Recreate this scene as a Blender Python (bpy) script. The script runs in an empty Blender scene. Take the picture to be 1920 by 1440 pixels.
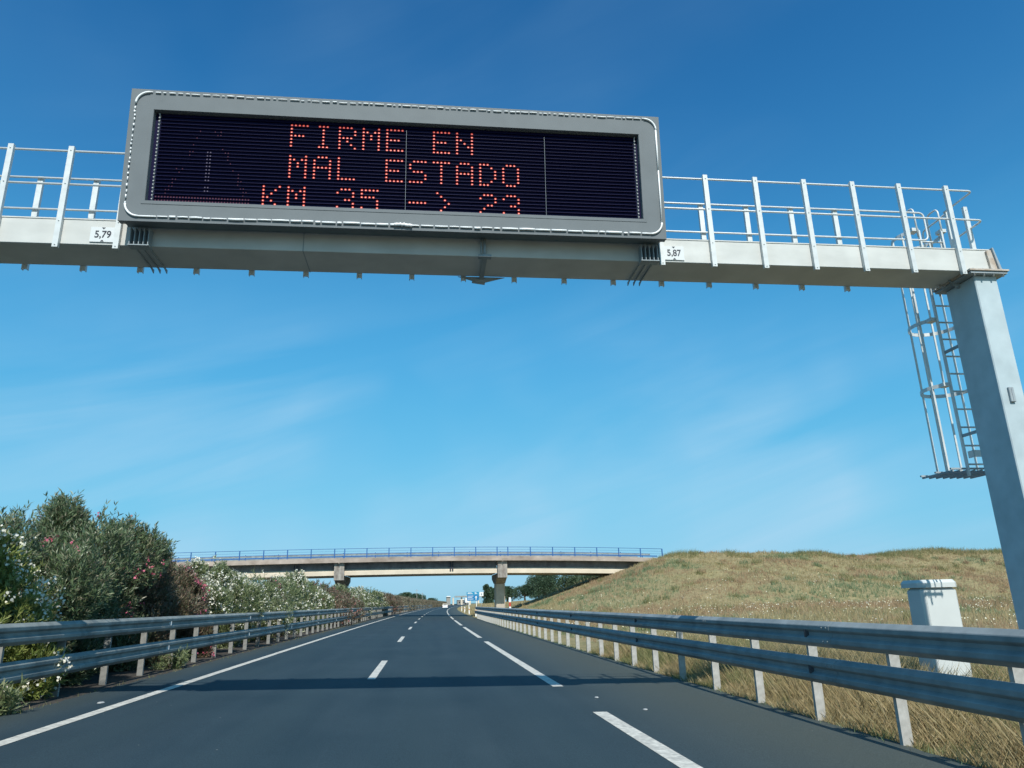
import bpy, math, random
import numpy as np
from mathutils import Vector, Matrix

random.seed(7)
rng = np.random.default_rng(11)
S = bpy.context.scene
C = S.collection

# ------------------------------------------------------------------ camera
cd = bpy.data.cameras.new('camera')
cam = bpy.data.objects.new('camera', cd)
C.objects.link(cam)
cd.sensor_width = 36
cd.lens = 36 * 1357.669 / 1920
cd.clip_start = 0.05
cd.clip_end = 20000
R_ = (0.9930561941489324, -0.11499274662524257, -0.02482062622136463)
U_ = (-0.009613451618310065, -0.28960495329381264, 0.9570979848352368)
F_ = (0.11724750236325011, 0.9502134703587776, 0.2886994699307713)
cam.matrix_world = Matrix(((R_[0], U_[0], -F_[0], 0), (R_[1], U_[1], -F_[1], 0), (R_[2], U_[2], -F_[2], 1.43822), (0, 0, 0, 1)))
S.camera = cam
# ------------------------------------------------------------------ sky, sun, exposure
SUN = Vector((0.04, -0.99, 1.0)).normalized()          # towards the sun: behind the camera, a touch to the right
w = bpy.data.worlds.new('World')
S.world = w
w.use_nodes = True
nt = w.node_tree
nt.nodes.clear()
N = nt.nodes.new
out = N('ShaderNodeOutputWorld')
bg = N('ShaderNodeBackground')
sky = N('ShaderNodeTexSky')
sky.sky_type = 'NISHITA'
sky.sun_disc = False
sky.sun_elevation = math.asin(SUN.z)
sky.sun_rotation = math.atan2(SUN.x, SUN.y)
sky.altitude = 0
sky.air_density = 1.0
sky.dust_density = 0.5
sky.ozone_density = 2.5
# tone of the sky as the camera recorded it: one curve per channel, the same for the whole dome
sc1 = N('ShaderNodeVectorMath'); sc1.operation = 'SCALE'; sc1.inputs['Scale'].default_value = 0.1
hs = N('ShaderNodeRGBCurve')
CV = (((0, 0), (.05, .010), (.074, .020), (.10, .040), (.152, .078), (.33, .18), (.525, .262), (.70, .319), (1, .42)),
      ((0, 0), (.09, .085), (.126, .145), (.16, .215), (.255, .40), (.508, .585), (.713, .650), (1, .72)),
      ((0, 0), (.17, .25), (.239, .392), (.294, .51), (.439, .755), (.62, .855), (.773, .895), (1, .95)))
for ci, pts in enumerate(CV):
    c_ = hs.mapping.curves[ci]
    c_.points[0].location = pts[0]; c_.points[1].location = pts[-1]
    for p_ in pts[1:-1]: c_.points.new(*p_)
hs.mapping.update()
sc2 = N('ShaderNodeVectorMath'); sc2.operation = 'SCALE'; sc2.inputs['Scale'].default_value = 10.0
tc = N('ShaderNodeTexCoord')
sep = N('ShaderNodeSeparateXYZ')
# planar cloud coordinates: direction / height
zz = N('ShaderNodeMath'); zz.operation = 'ADD'; zz.inputs[1].default_value = 0.12
dv = N('ShaderNodeVectorMath'); dv.operation = 'DIVIDE'
cmb = N('ShaderNodeCombineXYZ')
mp = N('ShaderNodeMapping')
mp.vector_type = 'TEXTURE'
mp.inputs['Rotation'].default_value = (0, math.radians(-17), 0)
mp.inputs['Location'].default_value = (2.0, 1.4, 0)
mp.inputs['Scale'].default_value = (1.0, 1.0, 0.15)
n1 = N('ShaderNodeTexNoise'); n1.inputs['Scale'].default_value = 1.5; n1.inputs['Detail'].default_value = 7; n1.inputs['Roughness'].default_value = 0.5; n1.inputs['Distortion'].default_value = 0.6
n2 = N('ShaderNodeTexNoise'); n2.inputs['Scale'].default_value = 2.6; n2.inputs['Detail'].default_value = 3
r1 = N('ShaderNodeMapRange'); r1.inputs['From Min'].default_value = 0.38; r1.inputs['From Max'].default_value = 0.74
r2 = N('ShaderNodeMapRange'); r2.inputs['From Min'].default_value = 0.36; r2.inputs['From Max'].default_value = 0.56
mu = N('ShaderNodeMath'); mu.operation = 'MULTIPLY'
mu2 = N('ShaderNodeMath'); mu2.operation = 'MULTIPLY'
elv = N('ShaderNodeMapRange'); elv.inputs['From Min'].default_value = 0.18; elv.inputs['From Max'].default_value = 0.40; elv.inputs['To Min'].default_value = 0.70; elv.inputs['To Max'].default_value = 0.08
mx = N('ShaderNodeMix'); mx.data_type = 'RGBA'
L = nt.links.new
L(tc.outputs['Generated'], sep.inputs[0])
L(sep.outputs['Z'], zz.inputs[0])
L(zz.outputs[0], cmb.inputs[0]); L(zz.outputs[0], cmb.inputs[1]); cmb.inputs[2].default_value = 1
L(tc.outputs['Generated'], dv.inputs[0]); L(cmb.outputs[0], dv.inputs[1])
L(tc.outputs['Generated'], mp.inputs['Vector'])
L(mp.outputs[0], n1.inputs['Vector']); L(tc.outputs['Generated'], n2.inputs['Vector'])
L(n1.outputs['Fac'], r1.inputs['Value']); L(n2.outputs['Fac'], r2.inputs['Value'])
L(r1.outputs[0], mu.inputs[0]); L(r2.outputs[0], mu.inputs[1])
L(mu.outputs[0], mu2.inputs[0]); L(sep.outputs['Z'], elv.inputs['Value']); L(elv.outputs[0], mu2.inputs[1])
L(sky.outputs[0], sc1.inputs[0])
L(sc1.outputs[0], hs.inputs['Color'])
L(hs.outputs[0], sc2.inputs[0])
L(sc2.outputs[0], mx.inputs['A'])
mx.inputs['B'].default_value = (4.6, 7.2, 9.3, 1)
L(mu2.outputs[0], mx.inputs['Factor'])
L(mx.outputs['Result'], bg.inputs['Color'])
bg.inputs['Strength'].default_value = 0.096
L(bg.outputs[0], out.inputs['Surface'])

sd = bpy.data.lights.new('sun', 'SUN')
sd.energy = 5.0
sd.angle = math.radians(0.53)
sd.color = (1.0, 0.975, 0.91)
sun = bpy.data.objects.new('sun', sd)
C.objects.link(sun)
sun.location = SUN * 60
sun.rotation_euler = (-SUN).to_track_quat('-Z', 'Y').to_euler()
S.view_settings.view_transform = 'Standard'
S.view_settings.look = 'None'
S.view_settings.gamma = 1
S.view_settings.exposure = 0
S.view_settings.use_curve_mapping = False
S.render.film_transparent = False

# ------------------------------------------------------------------ helpers
def tag(o, label=None, cat=None, group=None, kind=None):
    if label: o['label'] = label
    if cat: o['category'] = cat
    if group: o['group'] = group
    if kind: o['kind'] = kind
    return o

def empty(name, loc, label=None, cat=None, group=None):
    o = bpy.data.objects.new(name, None)
    o.empty_display_size = 0.3
    o.location = loc
    C.objects.link(o)
    return tag(o, label, cat, group)

WORLD_LOC = {}
def wloc(o):
    v = Vector((0, 0, 0))
    while o is not None:
        v += o.location
        o = o.parent
    return v

class MB:
    """collects shapes given in world coordinates, builds ONE mesh object"""
    def __init__(s):
        s.v = []; s.f = []; s.m = []; s.sm = []
    def add(s, vs, fs, m=0, smooth=False):
        o = len(s.v)
        s.v += [tuple(v) for v in vs]
        for f in fs:
            s.f.append(tuple(i + o for i in f)); s.m.append(m); s.sm.append(smooth)
        return s
    def box(s, x0, x1, y0, y1, z0, z1, m=0):
        vs = [(x0, y0, z0), (x1, y0, z0), (x1, y1, z0), (x0, y1, z0), (x0, y0, z1), (x1, y0, z1), (x1, y1, z1), (x0, y1, z1)]
        return s.add(vs, [(0, 3, 2, 1), (4, 5, 6, 7), (0, 1, 5, 4), (1, 2, 6, 5), (2, 3, 7, 6), (3, 0, 4, 7)], m)
    def bbox(s, x0, x1, y0, y1, z0, z1, b=0.008, m=0):
        """box with chamfered vertical and top edges"""
        def ring(z, i):
            return [(x0 + i, y0, z), (x1 - i, y0, z), (x1, y0 + i, z), (x1, y1 - i, z), (x1 - i, y1, z), (x0 + i, y1, z), (x0, y1 - i, z), (x0, y0 + i, z)]
        def ring2(z):
            return [(x0 + 1.5*b, y0 + b, z), (x1 - 1.5*b, y0 + b, z), (x1 - b, y0 + 1.5*b, z), (x1 - b, y1 - 1.5*b, z), (x1 - 1.5*b, y1 - b, z), (x0 + 1.5*b, y1 - b, z), (x0 + b, y1 - 1.5*b, z), (x0 + b, y0 + 1.5*b, z)]
        rs = [ring2(z0), ring(z0 + b, b), ring(z1 - b, b), ring2(z1)]
        vs = [p for r in rs for p in r]
        fs = [tuple(reversed(range(8))), tuple(range(24, 32))]
        for k in range(3):
            for i in range(8):
                j = (i + 1) % 8
                fs.append((k*8 + i, k*8 + j, k*8 + 8 + j, k*8 + 8 + i))
        return s.add(vs, fs, m)
    def loft(s, rings, m=0, caps=True, closed=True, smooth=False):
        n = len(rings[0]); vs = [p for r in rings for p in r]; fs = []
        for k in range(len(rings) - 1):
            for i in range(n if closed else n - 1):
                j = (i + 1) % n
                fs.append((k*n + i, k*n + j, (k+1)*n + j, (k+1)*n + i))
        if caps:
            fs.append(tuple(reversed(range(n)))); fs.append(tuple(range((len(rings)-1)*n, len(rings)*n)))
        return s.add(vs, fs, m, smooth)
    def tube(s, pts, r, n=8, m=0, caps=True, r1=None):
        pts = [Vector(p) for p in pts]
        rings = []
        up = None
        for i, p in enumerate(pts):
            if i == 0: d = pts[1] - pts[0]
            elif i == len(pts) - 1: d = pts[-1] - pts[-2]
            else: d = (pts[i+1] - p).normalized() + (p - pts[i-1]).normalized()
            d.normalize()
            if up is None or abs(up.dot(d)) > 0.95:
                up = Vector((0, 0, 1)) if abs(d.z) < 0.9 else Vector((0, 1, 0))
            a = d.cross(up).normalized(); b = a.cross(d).normalized(); up = b
            rr = r if r1 is None else r + (r1 - r) * i / (len(pts) - 1)
            rings.append([p + a*math.cos(2*math.pi*k/n)*rr + b*math.sin(2*math.pi*k/n)*rr for k in range(n)])
        return s.loft(rings, m, caps, smooth=True)
    def prism(s, poly, axis, a, b, m=0):
        """polygon (2-D) extruded along axis 'x','y','z' from a to b"""
        def P(p, t):
            return {'x': (t, p[0], p[1]), 'y': (p[0], t, p[1]), 'z': (p[0], p[1], t)}[axis]
        return s.loft([[P(p, a) for p in poly], [P(p, b) for p in poly]], m)
    def build(s, name, mats, parent=None, kind=None):
        me = bpy.data.meshes.new(name)
        off = wloc(parent) if parent else Vector((0, 0, 0))
        me.from_pydata([(v[0]-off.x, v[1]-off.y, v[2]-off.z) for v in s.v], [], s.f)
        if not isinstance(mats, (list, tuple)): mats = [mats]
        for m in mats: me.materials.append(m)
        me.polygons.foreach_set('material_index', s.m)
        me.polygons.foreach_set('use_smooth', s.sm)
        import bmesh
        bm = bmesh.new(); bm.from_mesh(me); bmesh.ops.recalc_face_normals(bm, faces=bm.faces); bm.to_mesh(me); bm.free()
        o = bpy.data.objects.new(name, me)
        C.objects.link(o)
        o.parent = parent
        if kind: o['kind'] = kind
        return o

def npmesh(name, V, F, mats, mi=None, smooth=False):
    """V (n,3), F (m,k) arrays -> mesh"""
    me = bpy.data.meshes.new(name)
    V = np.asarray(V, dtype=np.float32); F = np.asarray(F, dtype=np.int32)
    k = F.shape[1]
    me.vertices.add(len(V)); me.vertices.foreach_set('co', V.ravel())
    me.loops.add(F.size); me.loops.foreach_set('vertex_index', F.ravel())
    me.polygons.add(len(F)); me.polygons.foreach_set('loop_start', np.arange(0, F.size, k, dtype=np.int32))
    if not isinstance(mats, (list, tuple)): mats = [mats]
    for m in mats: me.materials.append(m)
    if mi is not None: me.polygons.foreach_set('material_index', np.asarray(mi, dtype=np.int32))
    if smooth: me.polygons.foreach_set('use_smooth', np.ones(len(F), dtype=bool))
    me.update(calc_edges=True)
    return me

def link(name, me, parent=None, loc=(0, 0, 0), rot=None, scale=None, kind=None):
    o = bpy.data.objects.new(name, me)
    o.parent = parent
    o.location = loc
    if rot: o.rotation_euler = rot
    if scale: o.scale = scale
    C.objects.link(o)
    if kind: o['kind'] = kind
    return o

def mat(name, col, rough=0.6, metal=0.0, var=0.0, vscale=4.0, col2=None, bump=0.0, bscale=60.0, spec=0.5, island=None, emis=None, streak=None, trans=None):
    """procedural principled material. var: value variation by noise; col2: second colour mixed by noise;
    island: list of colours picked at random per leaf/blade"""
    m = bpy.data.materials.new(name); m.use_nodes = True
    t = m.node_tree; b = t.nodes['Principled BSDF']; l = t.links.new
    b.inputs['Roughness'].default_value = rough; b.inputs['Metallic'].default_value = metal
    b.inputs['Specular IOR Level'].default_value = spec
    tc = t.nodes.new('ShaderNodeTexCoord')
    src = None
    if island:
        g = t.nodes.new('ShaderNodeNewGeometry'); cr = t.nodes.new('ShaderNodeValToRGB')
        e = cr.color_ramp.elements
        while len(e) > 1: e.remove(e[0])
        for i, c in enumerate(island):
            el = e[0] if i == 0 else e.new(i / (len(island) - 1))
            el.position = i / max(1, len(island) - 1); el.color = (*c, 1)
        l(g.outputs['Random Per Island'], cr.inputs[0]); src = cr.outputs[0]
    if col2 is not None:
        n = t.nodes.new('ShaderNodeTexNoise'); n.inputs['Scale'].default_value = vscale; n.inputs['Detail'].default_value = 6; n.inputs['Roughness'].default_value = 0.6
        r = t.nodes.new('ShaderNodeMapRange'); r.inputs['From Min'].default_value = 0.38; r.inputs['From Max'].default_value = 0.64
        x = t.nodes.new('ShaderNodeMix'); x.data_type = 'RGBA'
        if streak:
            mpn = t.nodes.new('ShaderNodeMapping'); mpn.inputs['Scale'].default_value = streak
            l(tc.outputs['Object'], mpn.inputs['Vector']); l(mpn.outputs[0], n.inputs['Vector'])
        else: l(tc.outputs['Object'], n.inputs['Vector'])
        l(n.outputs['Fac'], r.inputs['Value']); l(r.outputs[0], x.inputs['Factor'])
        if src is not None: l(src, x.inputs['A'])
        else: x.inputs['A'].default_value = (*col, 1)
        x.inputs['B'].default_value = (*col2, 1); src = x.outputs['Result']
    if var:
        n = t.nodes.new('ShaderNodeTexNoise'); n.inputs['Scale'].default_value = vscale * 2.7; n.inputs['Detail'].default_value = 5
        r = t.nodes.new('ShaderNodeMapRange'); r.inputs['From Min'].default_value = 0.3; r.inputs['From Max'].default_value = 0.7
        r.inputs['To Min'].default_value = 1 - var; r.inputs['To Max'].default_value = 1 + var
        v = t.nodes.new('ShaderNodeVectorMath'); v.operation = 'SCALE'
        l(tc.outputs['Object'], n.inputs['Vector']); l(n.outputs['Fac'], r.inputs['Value']); l(r.outputs[0], v.inputs['Scale'])
        if src is not None: l(src, v.inputs[0])
        else: v.inputs[0].default_value = col
        src = v.outputs[0]
    if src is not None: l(src, b.inputs['Base Color'])
    else: b.inputs['Base Color'].default_value = (*col, 1)
    if bump:
        n = t.nodes.new('ShaderNodeTexNoise'); n.inputs['Scale'].default_value = bscale; n.inputs['Detail'].default_value = 4
        bp = t.nodes.new('ShaderNodeBump'); bp.inputs['Strength'].default_value = bump; bp.inputs['Distance'].default_value = 0.02
        l(tc.outputs['Object'], n.inputs['Vector']); l(n.outputs['Fac'], bp.inputs['Height']); l(bp.outputs[0], b.inputs['Normal'])
    if emis:
        b.inputs['Emission Color'].default_value = (*emis[0], 1); b.inputs['Emission Strength'].default_value = emis[1]
    if trans:
        tr = t.nodes.new('ShaderNodeBsdfTranslucent'); ms = t.nodes.new('ShaderNodeMixShader'); ms.inputs[0].default_value = trans
        if src is not None: l(src, tr.inputs[0])
        else: tr.inputs[0].default_value = (*col, 1)
        l(b.outputs[0], ms.inputs[1]); l(tr.outputs[0], ms.inputs[2]); l(ms.outputs[0], t.nodes['Material Output'].inputs[0])
    return m

# road course: x shift of every line with distance, plus a fall across the carriageway
SX = 0.02377
def cur(y):
    y = np.asarray(y, dtype=float)
    f = lambda t: -2.0636e-3*t + 1.13802e-4*t*t - 6.28585e-8*t**3
    y0 = 560.0
    sl = -2.0636e-3 + 2*1.13802e-4*y0 - 3*6.28585e-8*y0*y0
    return np.where(y < y0, f(np.minimum(y, y0)), f(y0) + sl*(y - y0))
def curv(y): return float(cur(y))

# ------------------------------------------------------------------ materials
M = {}
M['galv'] = mat('galvanised_steel', (0.33, 0.37, 0.39), 0.55, 0.0, col2=(0.26, 0.30, 0.32), vscale=2.2, var=0.06, spec=0.25)
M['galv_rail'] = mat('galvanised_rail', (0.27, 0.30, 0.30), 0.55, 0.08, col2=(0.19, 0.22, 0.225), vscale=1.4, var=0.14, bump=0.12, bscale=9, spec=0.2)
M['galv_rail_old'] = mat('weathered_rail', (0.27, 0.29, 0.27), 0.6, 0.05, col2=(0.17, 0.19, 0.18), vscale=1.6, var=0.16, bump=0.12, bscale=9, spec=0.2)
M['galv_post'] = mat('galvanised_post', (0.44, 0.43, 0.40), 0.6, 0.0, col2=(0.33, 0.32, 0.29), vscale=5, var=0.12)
M['post_shade'] = mat('shaded_post', (0.27, 0.27, 0.25), 0.65, 0.0, col2=(0.16, 0.16, 0.15), vscale=4, var=0.15)  # left posts: the hedge's shade is put into a darker post colour
M['beam'] = mat('beam_zinc', (0.60, 0.60, 0.57), 0.55, 0.0, col2=(0.53, 0.53, 0.50), vscale=1.1, var=0.06, spec=0.2, streak=(1, 1, 3))
M['column'] = mat('column_zinc', (0.46, 0.535, 0.56), 0.5, 0.0, col2=(0.40, 0.475, 0.50), vscale=1.4, var=0.08, spec=0.2)
M['railing'] = mat('railing_zinc', (0.60, 0.62, 0.61), 0.45, 0.1, var=0.1, vscale=3)
M['rust'] = mat('rust_stained_zinc', (0.52, 0.47, 0.41), 0.7, 0.0, col2=(0.36, 0.27, 0.20), vscale=7)
M['bolt'] = mat('bolt_zinc', (0.5, 0.5, 0.5), 0.4, 0.6)
M['bolt_dark'] = mat('reflector_housing', (0.03, 0.035, 0.045), 0.6)
M['sign_grey'] = mat('sign_grey_paint', (0.158, 0.176, 0.185), 0.6, 0.0, var=0.05, vscale=1.5, spec=0.2)
M['sign_side'] = mat('sign_side_paint', (0.12, 0.15, 0.16), 0.5)
M['screen'] = mat('screen_black', (0.005, 0.004, 0.035), 0.5, spec=0.1)
M['slat'] = mat('louvre_black', (0.007, 0.006, 0.035), 0.6, spec=0.1)
M['slat_end'] = mat('louvre_end_plastic', (0.45, 0.45, 0.45), 0.6)
M['rope'] = mat('white_cable', (0.86, 0.86, 0.85), 0.6)
M['led'] = mat('led_red', (0.5, 0.03, 0.02), 0.5, emis=((1.0, 0.065, 0.025), 0.55))
M['ledcore'] = mat('led_core', (0.9, 0.5, 0.4), 0.5, emis=((1.0, 0.27, 0.14), 0.55))
M['leddim'] = mat('led_dim', (0.08, 0.02, 0.05), 0.5, emis=((0.75, 0.03, 0.14), 0.05))
M['ledmid'] = mat('led_mid', (0.08, 0.02, 0.05), 0.5, emis=((0.9, 0.03, 0.12), 0.35))
M['plate'] = mat('plate_white', (0.62, 0.64, 0.64), 0.5)
M['black'] = mat('black_print', (0.02, 0.025, 0.04), 0.6)
M['cab'] = mat('cabinet_paint', (0.56, 0.58, 0.56), 0.5, var=0.04, vscale=1.0, spec=0.2)
M['concrete'] = mat('concrete', (0.33, 0.32, 0.29), 0.85, col2=(0.22, 0.21, 0.19), vscale=1.2, var=0.15, bump=0.3, bscale=20)
M['bridge_light'] = mat('bridge_concrete', (0.56, 0.49, 0.40), 0.85, col2=(0.44, 0.38, 0.31), vscale=0.5, var=0.12, streak=(1.0, 1.0, 0.35))
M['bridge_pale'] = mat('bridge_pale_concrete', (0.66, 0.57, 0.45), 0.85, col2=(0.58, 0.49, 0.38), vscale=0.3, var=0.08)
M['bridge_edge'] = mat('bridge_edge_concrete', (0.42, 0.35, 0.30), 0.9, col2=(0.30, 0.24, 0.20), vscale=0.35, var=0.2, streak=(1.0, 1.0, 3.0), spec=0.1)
M['bridge_web_shade'] = mat('shaded_web_concrete', (0.20, 0.20, 0.21), 0.9, col2=(0.14, 0.14, 0.15), vscale=0.8, var=0.15, streak=(1.5, 1.5, 0.5), spec=0.1)  # shade on the girder webs put into a darker concrete colour
M['bridge_stained'] = mat('bridge_stained_concrete', (0.36, 0.33, 0.29), 0.9, col2=(0.17, 0.14, 0.12), vscale=1.1, var=0.2, streak=(2.2, 2.2, 0.4))
M['bridge_dark'] = mat('bridge_weathered_edge', (0.42, 0.37, 0.31), 0.9, col2=(0.26, 0.21, 0.17), vscale=0.5, var=0.2, streak=(1.0, 1.0, 0.6))
M['blue'] = mat('blue_railing_paint', (0.018, 0.10, 0.30), 0.45, var=0.1)
M['line'] = mat('road_paint', (0.60, 0.575, 0.50), 0.7, col2=(0.42, 0.40, 0.35), vscale=7, var=0.22)
M['scrap'] = mat('pale_litter', (0.36, 0.37, 0.36), 0.8)
M['leafD'] = mat('oleander_leaf_dark', (0, 0, 0), 0.42, island=[(0.075, 0.125, 0.06), (0.13, 0.19, 0.085), (0.20, 0.255, 0.125), (0.09, 0.15, 0.08), (0.27, 0.29, 0.18), (0.25, 0.21, 0.14)], var=0.3, vscale=0.8, trans=0.28)
M['leafL'] = mat('oleander_leaf_light', (0, 0, 0), 0.42, island=[(0.12, 0.165, 0.065), (0.20, 0.245, 0.105), (0.27, 0.295, 0.15), (0.15, 0.20, 0.08), (0.34, 0.35, 0.21)], var=0.25, vscale=0.9, trans=0.3)
M['leafY'] = mat('oleander_leaf_yellowish', (0, 0, 0), 0.42, island=[(0.12, 0.17, 0.04), (0.22, 0.27, 0.07), (0.31, 0.33, 0.10), (0.16, 0.22, 0.05), (0.38, 0.38, 0.14)], var=0.25, vscale=0.9, trans=0.3)
M['leafR'] = mat('oleander_leaf_ruddy', (0, 0, 0), 0.42, island=[(0.08, 0.105, 0.05), (0.17, 0.145, 0.085), (0.24, 0.15, 0.11), (0.11, 0.13, 0.065), (0.27, 0.18, 0.14)], var=0.25, vscale=0.9, trans=0.25)
M['leafB'] = mat('hedge_leaf_brown', (0, 0, 0), 0.6, island=[(0.15, 0.135, 0.085), (0.22, 0.19, 0.125), (0.18, 0.165, 0.10), (0.27, 0.23, 0.16)], var=0.15, vscale=0.2, trans=0.15)
M['leafT'] = mat('tree_leaf', (0, 0, 0), 0.55, island=[(0.032, 0.065, 0.040), (0.055, 0.098, 0.052), (0.075, 0.125, 0.066), (0.04, 0.078, 0.048)], var=0.2, vscale=0.5, trans=0.15)
M['leafT2'] = mat('tree_leaf_pale', (0, 0, 0), 0.55, island=[(0.045, 0.080, 0.040), (0.070, 0.11, 0.055), (0.09, 0.13, 0.065)], var=0.2, vscale=0.5, trans=0.12)
M['flW'] = mat('blossom_cream', (0, 0, 0), 0.6, island=[(0.78, 0.74, 0.60), (0.82, 0.80, 0.72), (0.72, 0.68, 0.50), (0.80, 0.76, 0.66)], trans=0.25)
M['flP'] = mat('blossom_pink', (0, 0, 0), 0.6, island=[(0.62, 0.10, 0.20), (0.72, 0.20, 0.30), (0.50, 0.08, 0.12), (0.66, 0.30, 0.32)], trans=0.25)
M['flR'] = mat('blossom_faded', (0, 0, 0), 0.6, island=[(0.42, 0.20, 0.17), (0.34, 0.13, 0.12), (0.50, 0.28, 0.24)], trans=0.2)
M['stem'] = mat('woody_stem', (0.10, 0.08, 0.055), 0.9)
M['bark'] = mat('bark', (0.12, 0.09, 0.065), 0.9, var=0.2)
M['dry'] = mat('dry_grass', (0, 0, 0), 0.75, island=[(0.34, 0.265, 0.125), (0.50, 0.40, 0.21), (0.28, 0.22, 0.10), (0.44, 0.33, 0.17), (0.22, 0.195, 0.085), (0.55, 0.45, 0.26), (0.36, 0.25, 0.13)], trans=0.3)
M['olive'] = mat('olive_grass', (0, 0, 0), 0.75, island=[(0.17, 0.185, 0.07), (0.26, 0.25, 0.105), (0.34, 0.30, 0.14), (0.14, 0.16, 0.06), (0.22, 0.22, 0.09)], trans=0.3)
M['greenw'] = mat('green_weed', (0, 0, 0), 0.65, island=[(0.11, 0.17, 0.08), (0.15, 0.21, 0.10), (0.20, 0.25, 0.13), (0.10, 0.15, 0.065)], trans=0.2)
M['russet'] = mat('russet_grass', (0, 0, 0), 0.8, island=[(0.36, 0.235, 0.13), (0.42, 0.29, 0.17), (0.31, 0.205, 0.115), (0.40, 0.31, 0.18)], trans=0.25)
M['daisy'] = mat('daisy_white', (0, 0, 0), 0.6, island=[(0.82, 0.80, 0.66), (0.80, 0.74, 0.45), (0.85, 0.84, 0.78)], trans=0.2)
M['white'] = mat('white_paint', (0.78, 0.78, 0.76), 0.4)
M['car_white'] = mat('car_white_paint', (0.80, 0.80, 0.79), 0.25)
M['tan'] = mat('beige_paint', (0.50, 0.43, 0.32), 0.45)
M['glass_dark'] = mat('dark_glass', (0.03, 0.035, 0.04), 0.1)
M['tyre'] = mat('tyre_rubber', (0.02, 0.02, 0.02), 0.8)
M['red'] = mat('red_paint', (0.50, 0.06, 0.03), 0.5)
M['redlamp'] = mat('red_lamp', (0.4, 0.02, 0.02), 0.3)
M['signblue'] = mat('sign_blue', (0.006, 0.17, 0.38), 0.45)
M['signblue2'] = mat('sign_cyan_blue', (0.01, 0.24, 0.42), 0.45)
M['orange'] = mat('orange_reflector', (0.60, 0.25, 0.05), 0.5)

def asphalt(name, base, alt, dust, spots):
    m = bpy.data.materials.new(name); m.use_nodes = True
    t = m.node_tree; b = t.nodes['Principled BSDF']; l = t.links.new
    tc = t.nodes.new('ShaderNodeTexCoord')
    n1 = t.nodes.new('ShaderNodeTexNoise'); n1.inputs['Scale'].default_value = 0.35; n1.inputs['Detail'].default_value = 5
    mp = t.nodes.new('ShaderNodeMapping'); mp.inputs['Scale'].default_value = (3.0, 0.18, 1)
    n2 = t.nodes.new('ShaderNodeTexNoise'); n2.inputs['Scale'].default_value = 0.55; n2.inputs['Detail'].default_value = 4
    n3 = t.nodes.new('ShaderNodeTexNoise'); n3.inputs['Scale'].default_value = 70; n3.inputs['Detail'].default_value = 2
    n4 = t.nodes.new('ShaderNodeTexVoronoi'); n4.inputs['Scale'].default_value = 2.2
    l(tc.outputs['Object'], n1.inputs['Vector']); l(tc.outputs['Object'], mp.inputs[0]); l(mp.outputs[0], n2.inputs['Vector']); l(tc.outputs['Object'], n3.inputs['Vector']); l(tc.outputs['Object'], n4.inputs['Vector'])
    ad = t.nodes.new('ShaderNodeMath'); ad.operation = 'ADD'; l(n1.outputs['Fac'], ad.inputs[0]); l(n2.outputs['Fac'], ad.inputs[1])
    r = t.nodes.new('ShaderNodeMapRange'); r.inputs['From Min'].default_value = 0.75; r.inputs['From Max'].default_value = 1.25; l(ad.outputs[0], r.inputs['Value'])
    x = t.nodes.new('ShaderNodeMix'); x.data_type = 'RGBA'; x.inputs['A'].default_value = (*base, 1); x.inputs['B'].default_value = (*alt, 1); l(r.outputs[0], x.inputs['Factor'])
    trk = t.nodes.new('ShaderNodeAttribute'); trk.attribute_name = 'track'
    xt = t.nodes.new('ShaderNodeMix'); xt.data_type = 'RGBA'; xt.inputs['B'].default_value = (base[0]*1.55, base[1]*1.35, base[2]*1.25, 1); l(x.outputs['Result'], xt.inputs['A']); l(trk.outputs['Fac'], xt.inputs['Factor']); x = xt
    at = t.nodes.new('ShaderNodeAttribute'); at.attribute_name = 'dust'
    xd = t.nodes.new('ShaderNodeMix'); xd.data_type = 'RGBA'; xd.inputs['B'].default_value = (*dust, 1); l(x.outputs['Result'], xd.inputs['A']); l(at.outputs['Fac'], xd.inputs['Factor']); x = xd
    r3 = t.nodes.new('ShaderNodeMapRange'); r3.inputs['From Min'].default_value = 0.3; r3.inputs['From Max'].default_value = 0.7; r3.inputs['To Min'].default_value = 0.72; r3.inputs['To Max'].default_value = 1.28; l(n3.outputs['Fac'], r3.inputs['Value'])
    v = t.nodes.new('ShaderNodeVectorMath'); v.operation = 'SCALE'; l(x.outputs['Result'], v.inputs[0]); l(r3.outputs[0], v.inputs['Scale'])
    # rare pale specks of grit
    r4 = t.nodes.new('ShaderNodeMapRange'); r4.inputs['From Min'].default_value = 0.030; r4.inputs['From Max'].default_value = 0.018; r4.inputs['To Max'].default_value = spots; l(n4.outputs['Distance'], r4.inputs['Value'])
    x2 = t.nodes.new('ShaderNodeMix'); x2.data_type = 'RGBA'; x2.inputs['B'].default_value = (0.4, 0.4, 0.37, 1); l(v.outputs[0], x2.inputs['A']); l(r4.outputs[0], x2.inputs['Factor'])
    l(x2.outputs['Result'], b.inputs['Base Color'])
    b.inputs['Roughness'].default_value = 0.75; b.inputs['Specular IOR Level'].default_value = 0.28
    bp = t.nodes.new('ShaderNodeBump'); bp.inputs['Strength'].default_value = 0.35; bp.inputs['Distance'].default_value = 0.01; l(n3.outputs['Fac'], bp.inputs['Height']); l(bp.outputs[0], b.inputs['Normal'])
    return m
M['asphalt'] = asphalt('asphalt', (0.016, 0.033, 0.043), (0.029, 0.049, 0.060), (0.060, 0.072, 0.064), 0.5)

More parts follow.
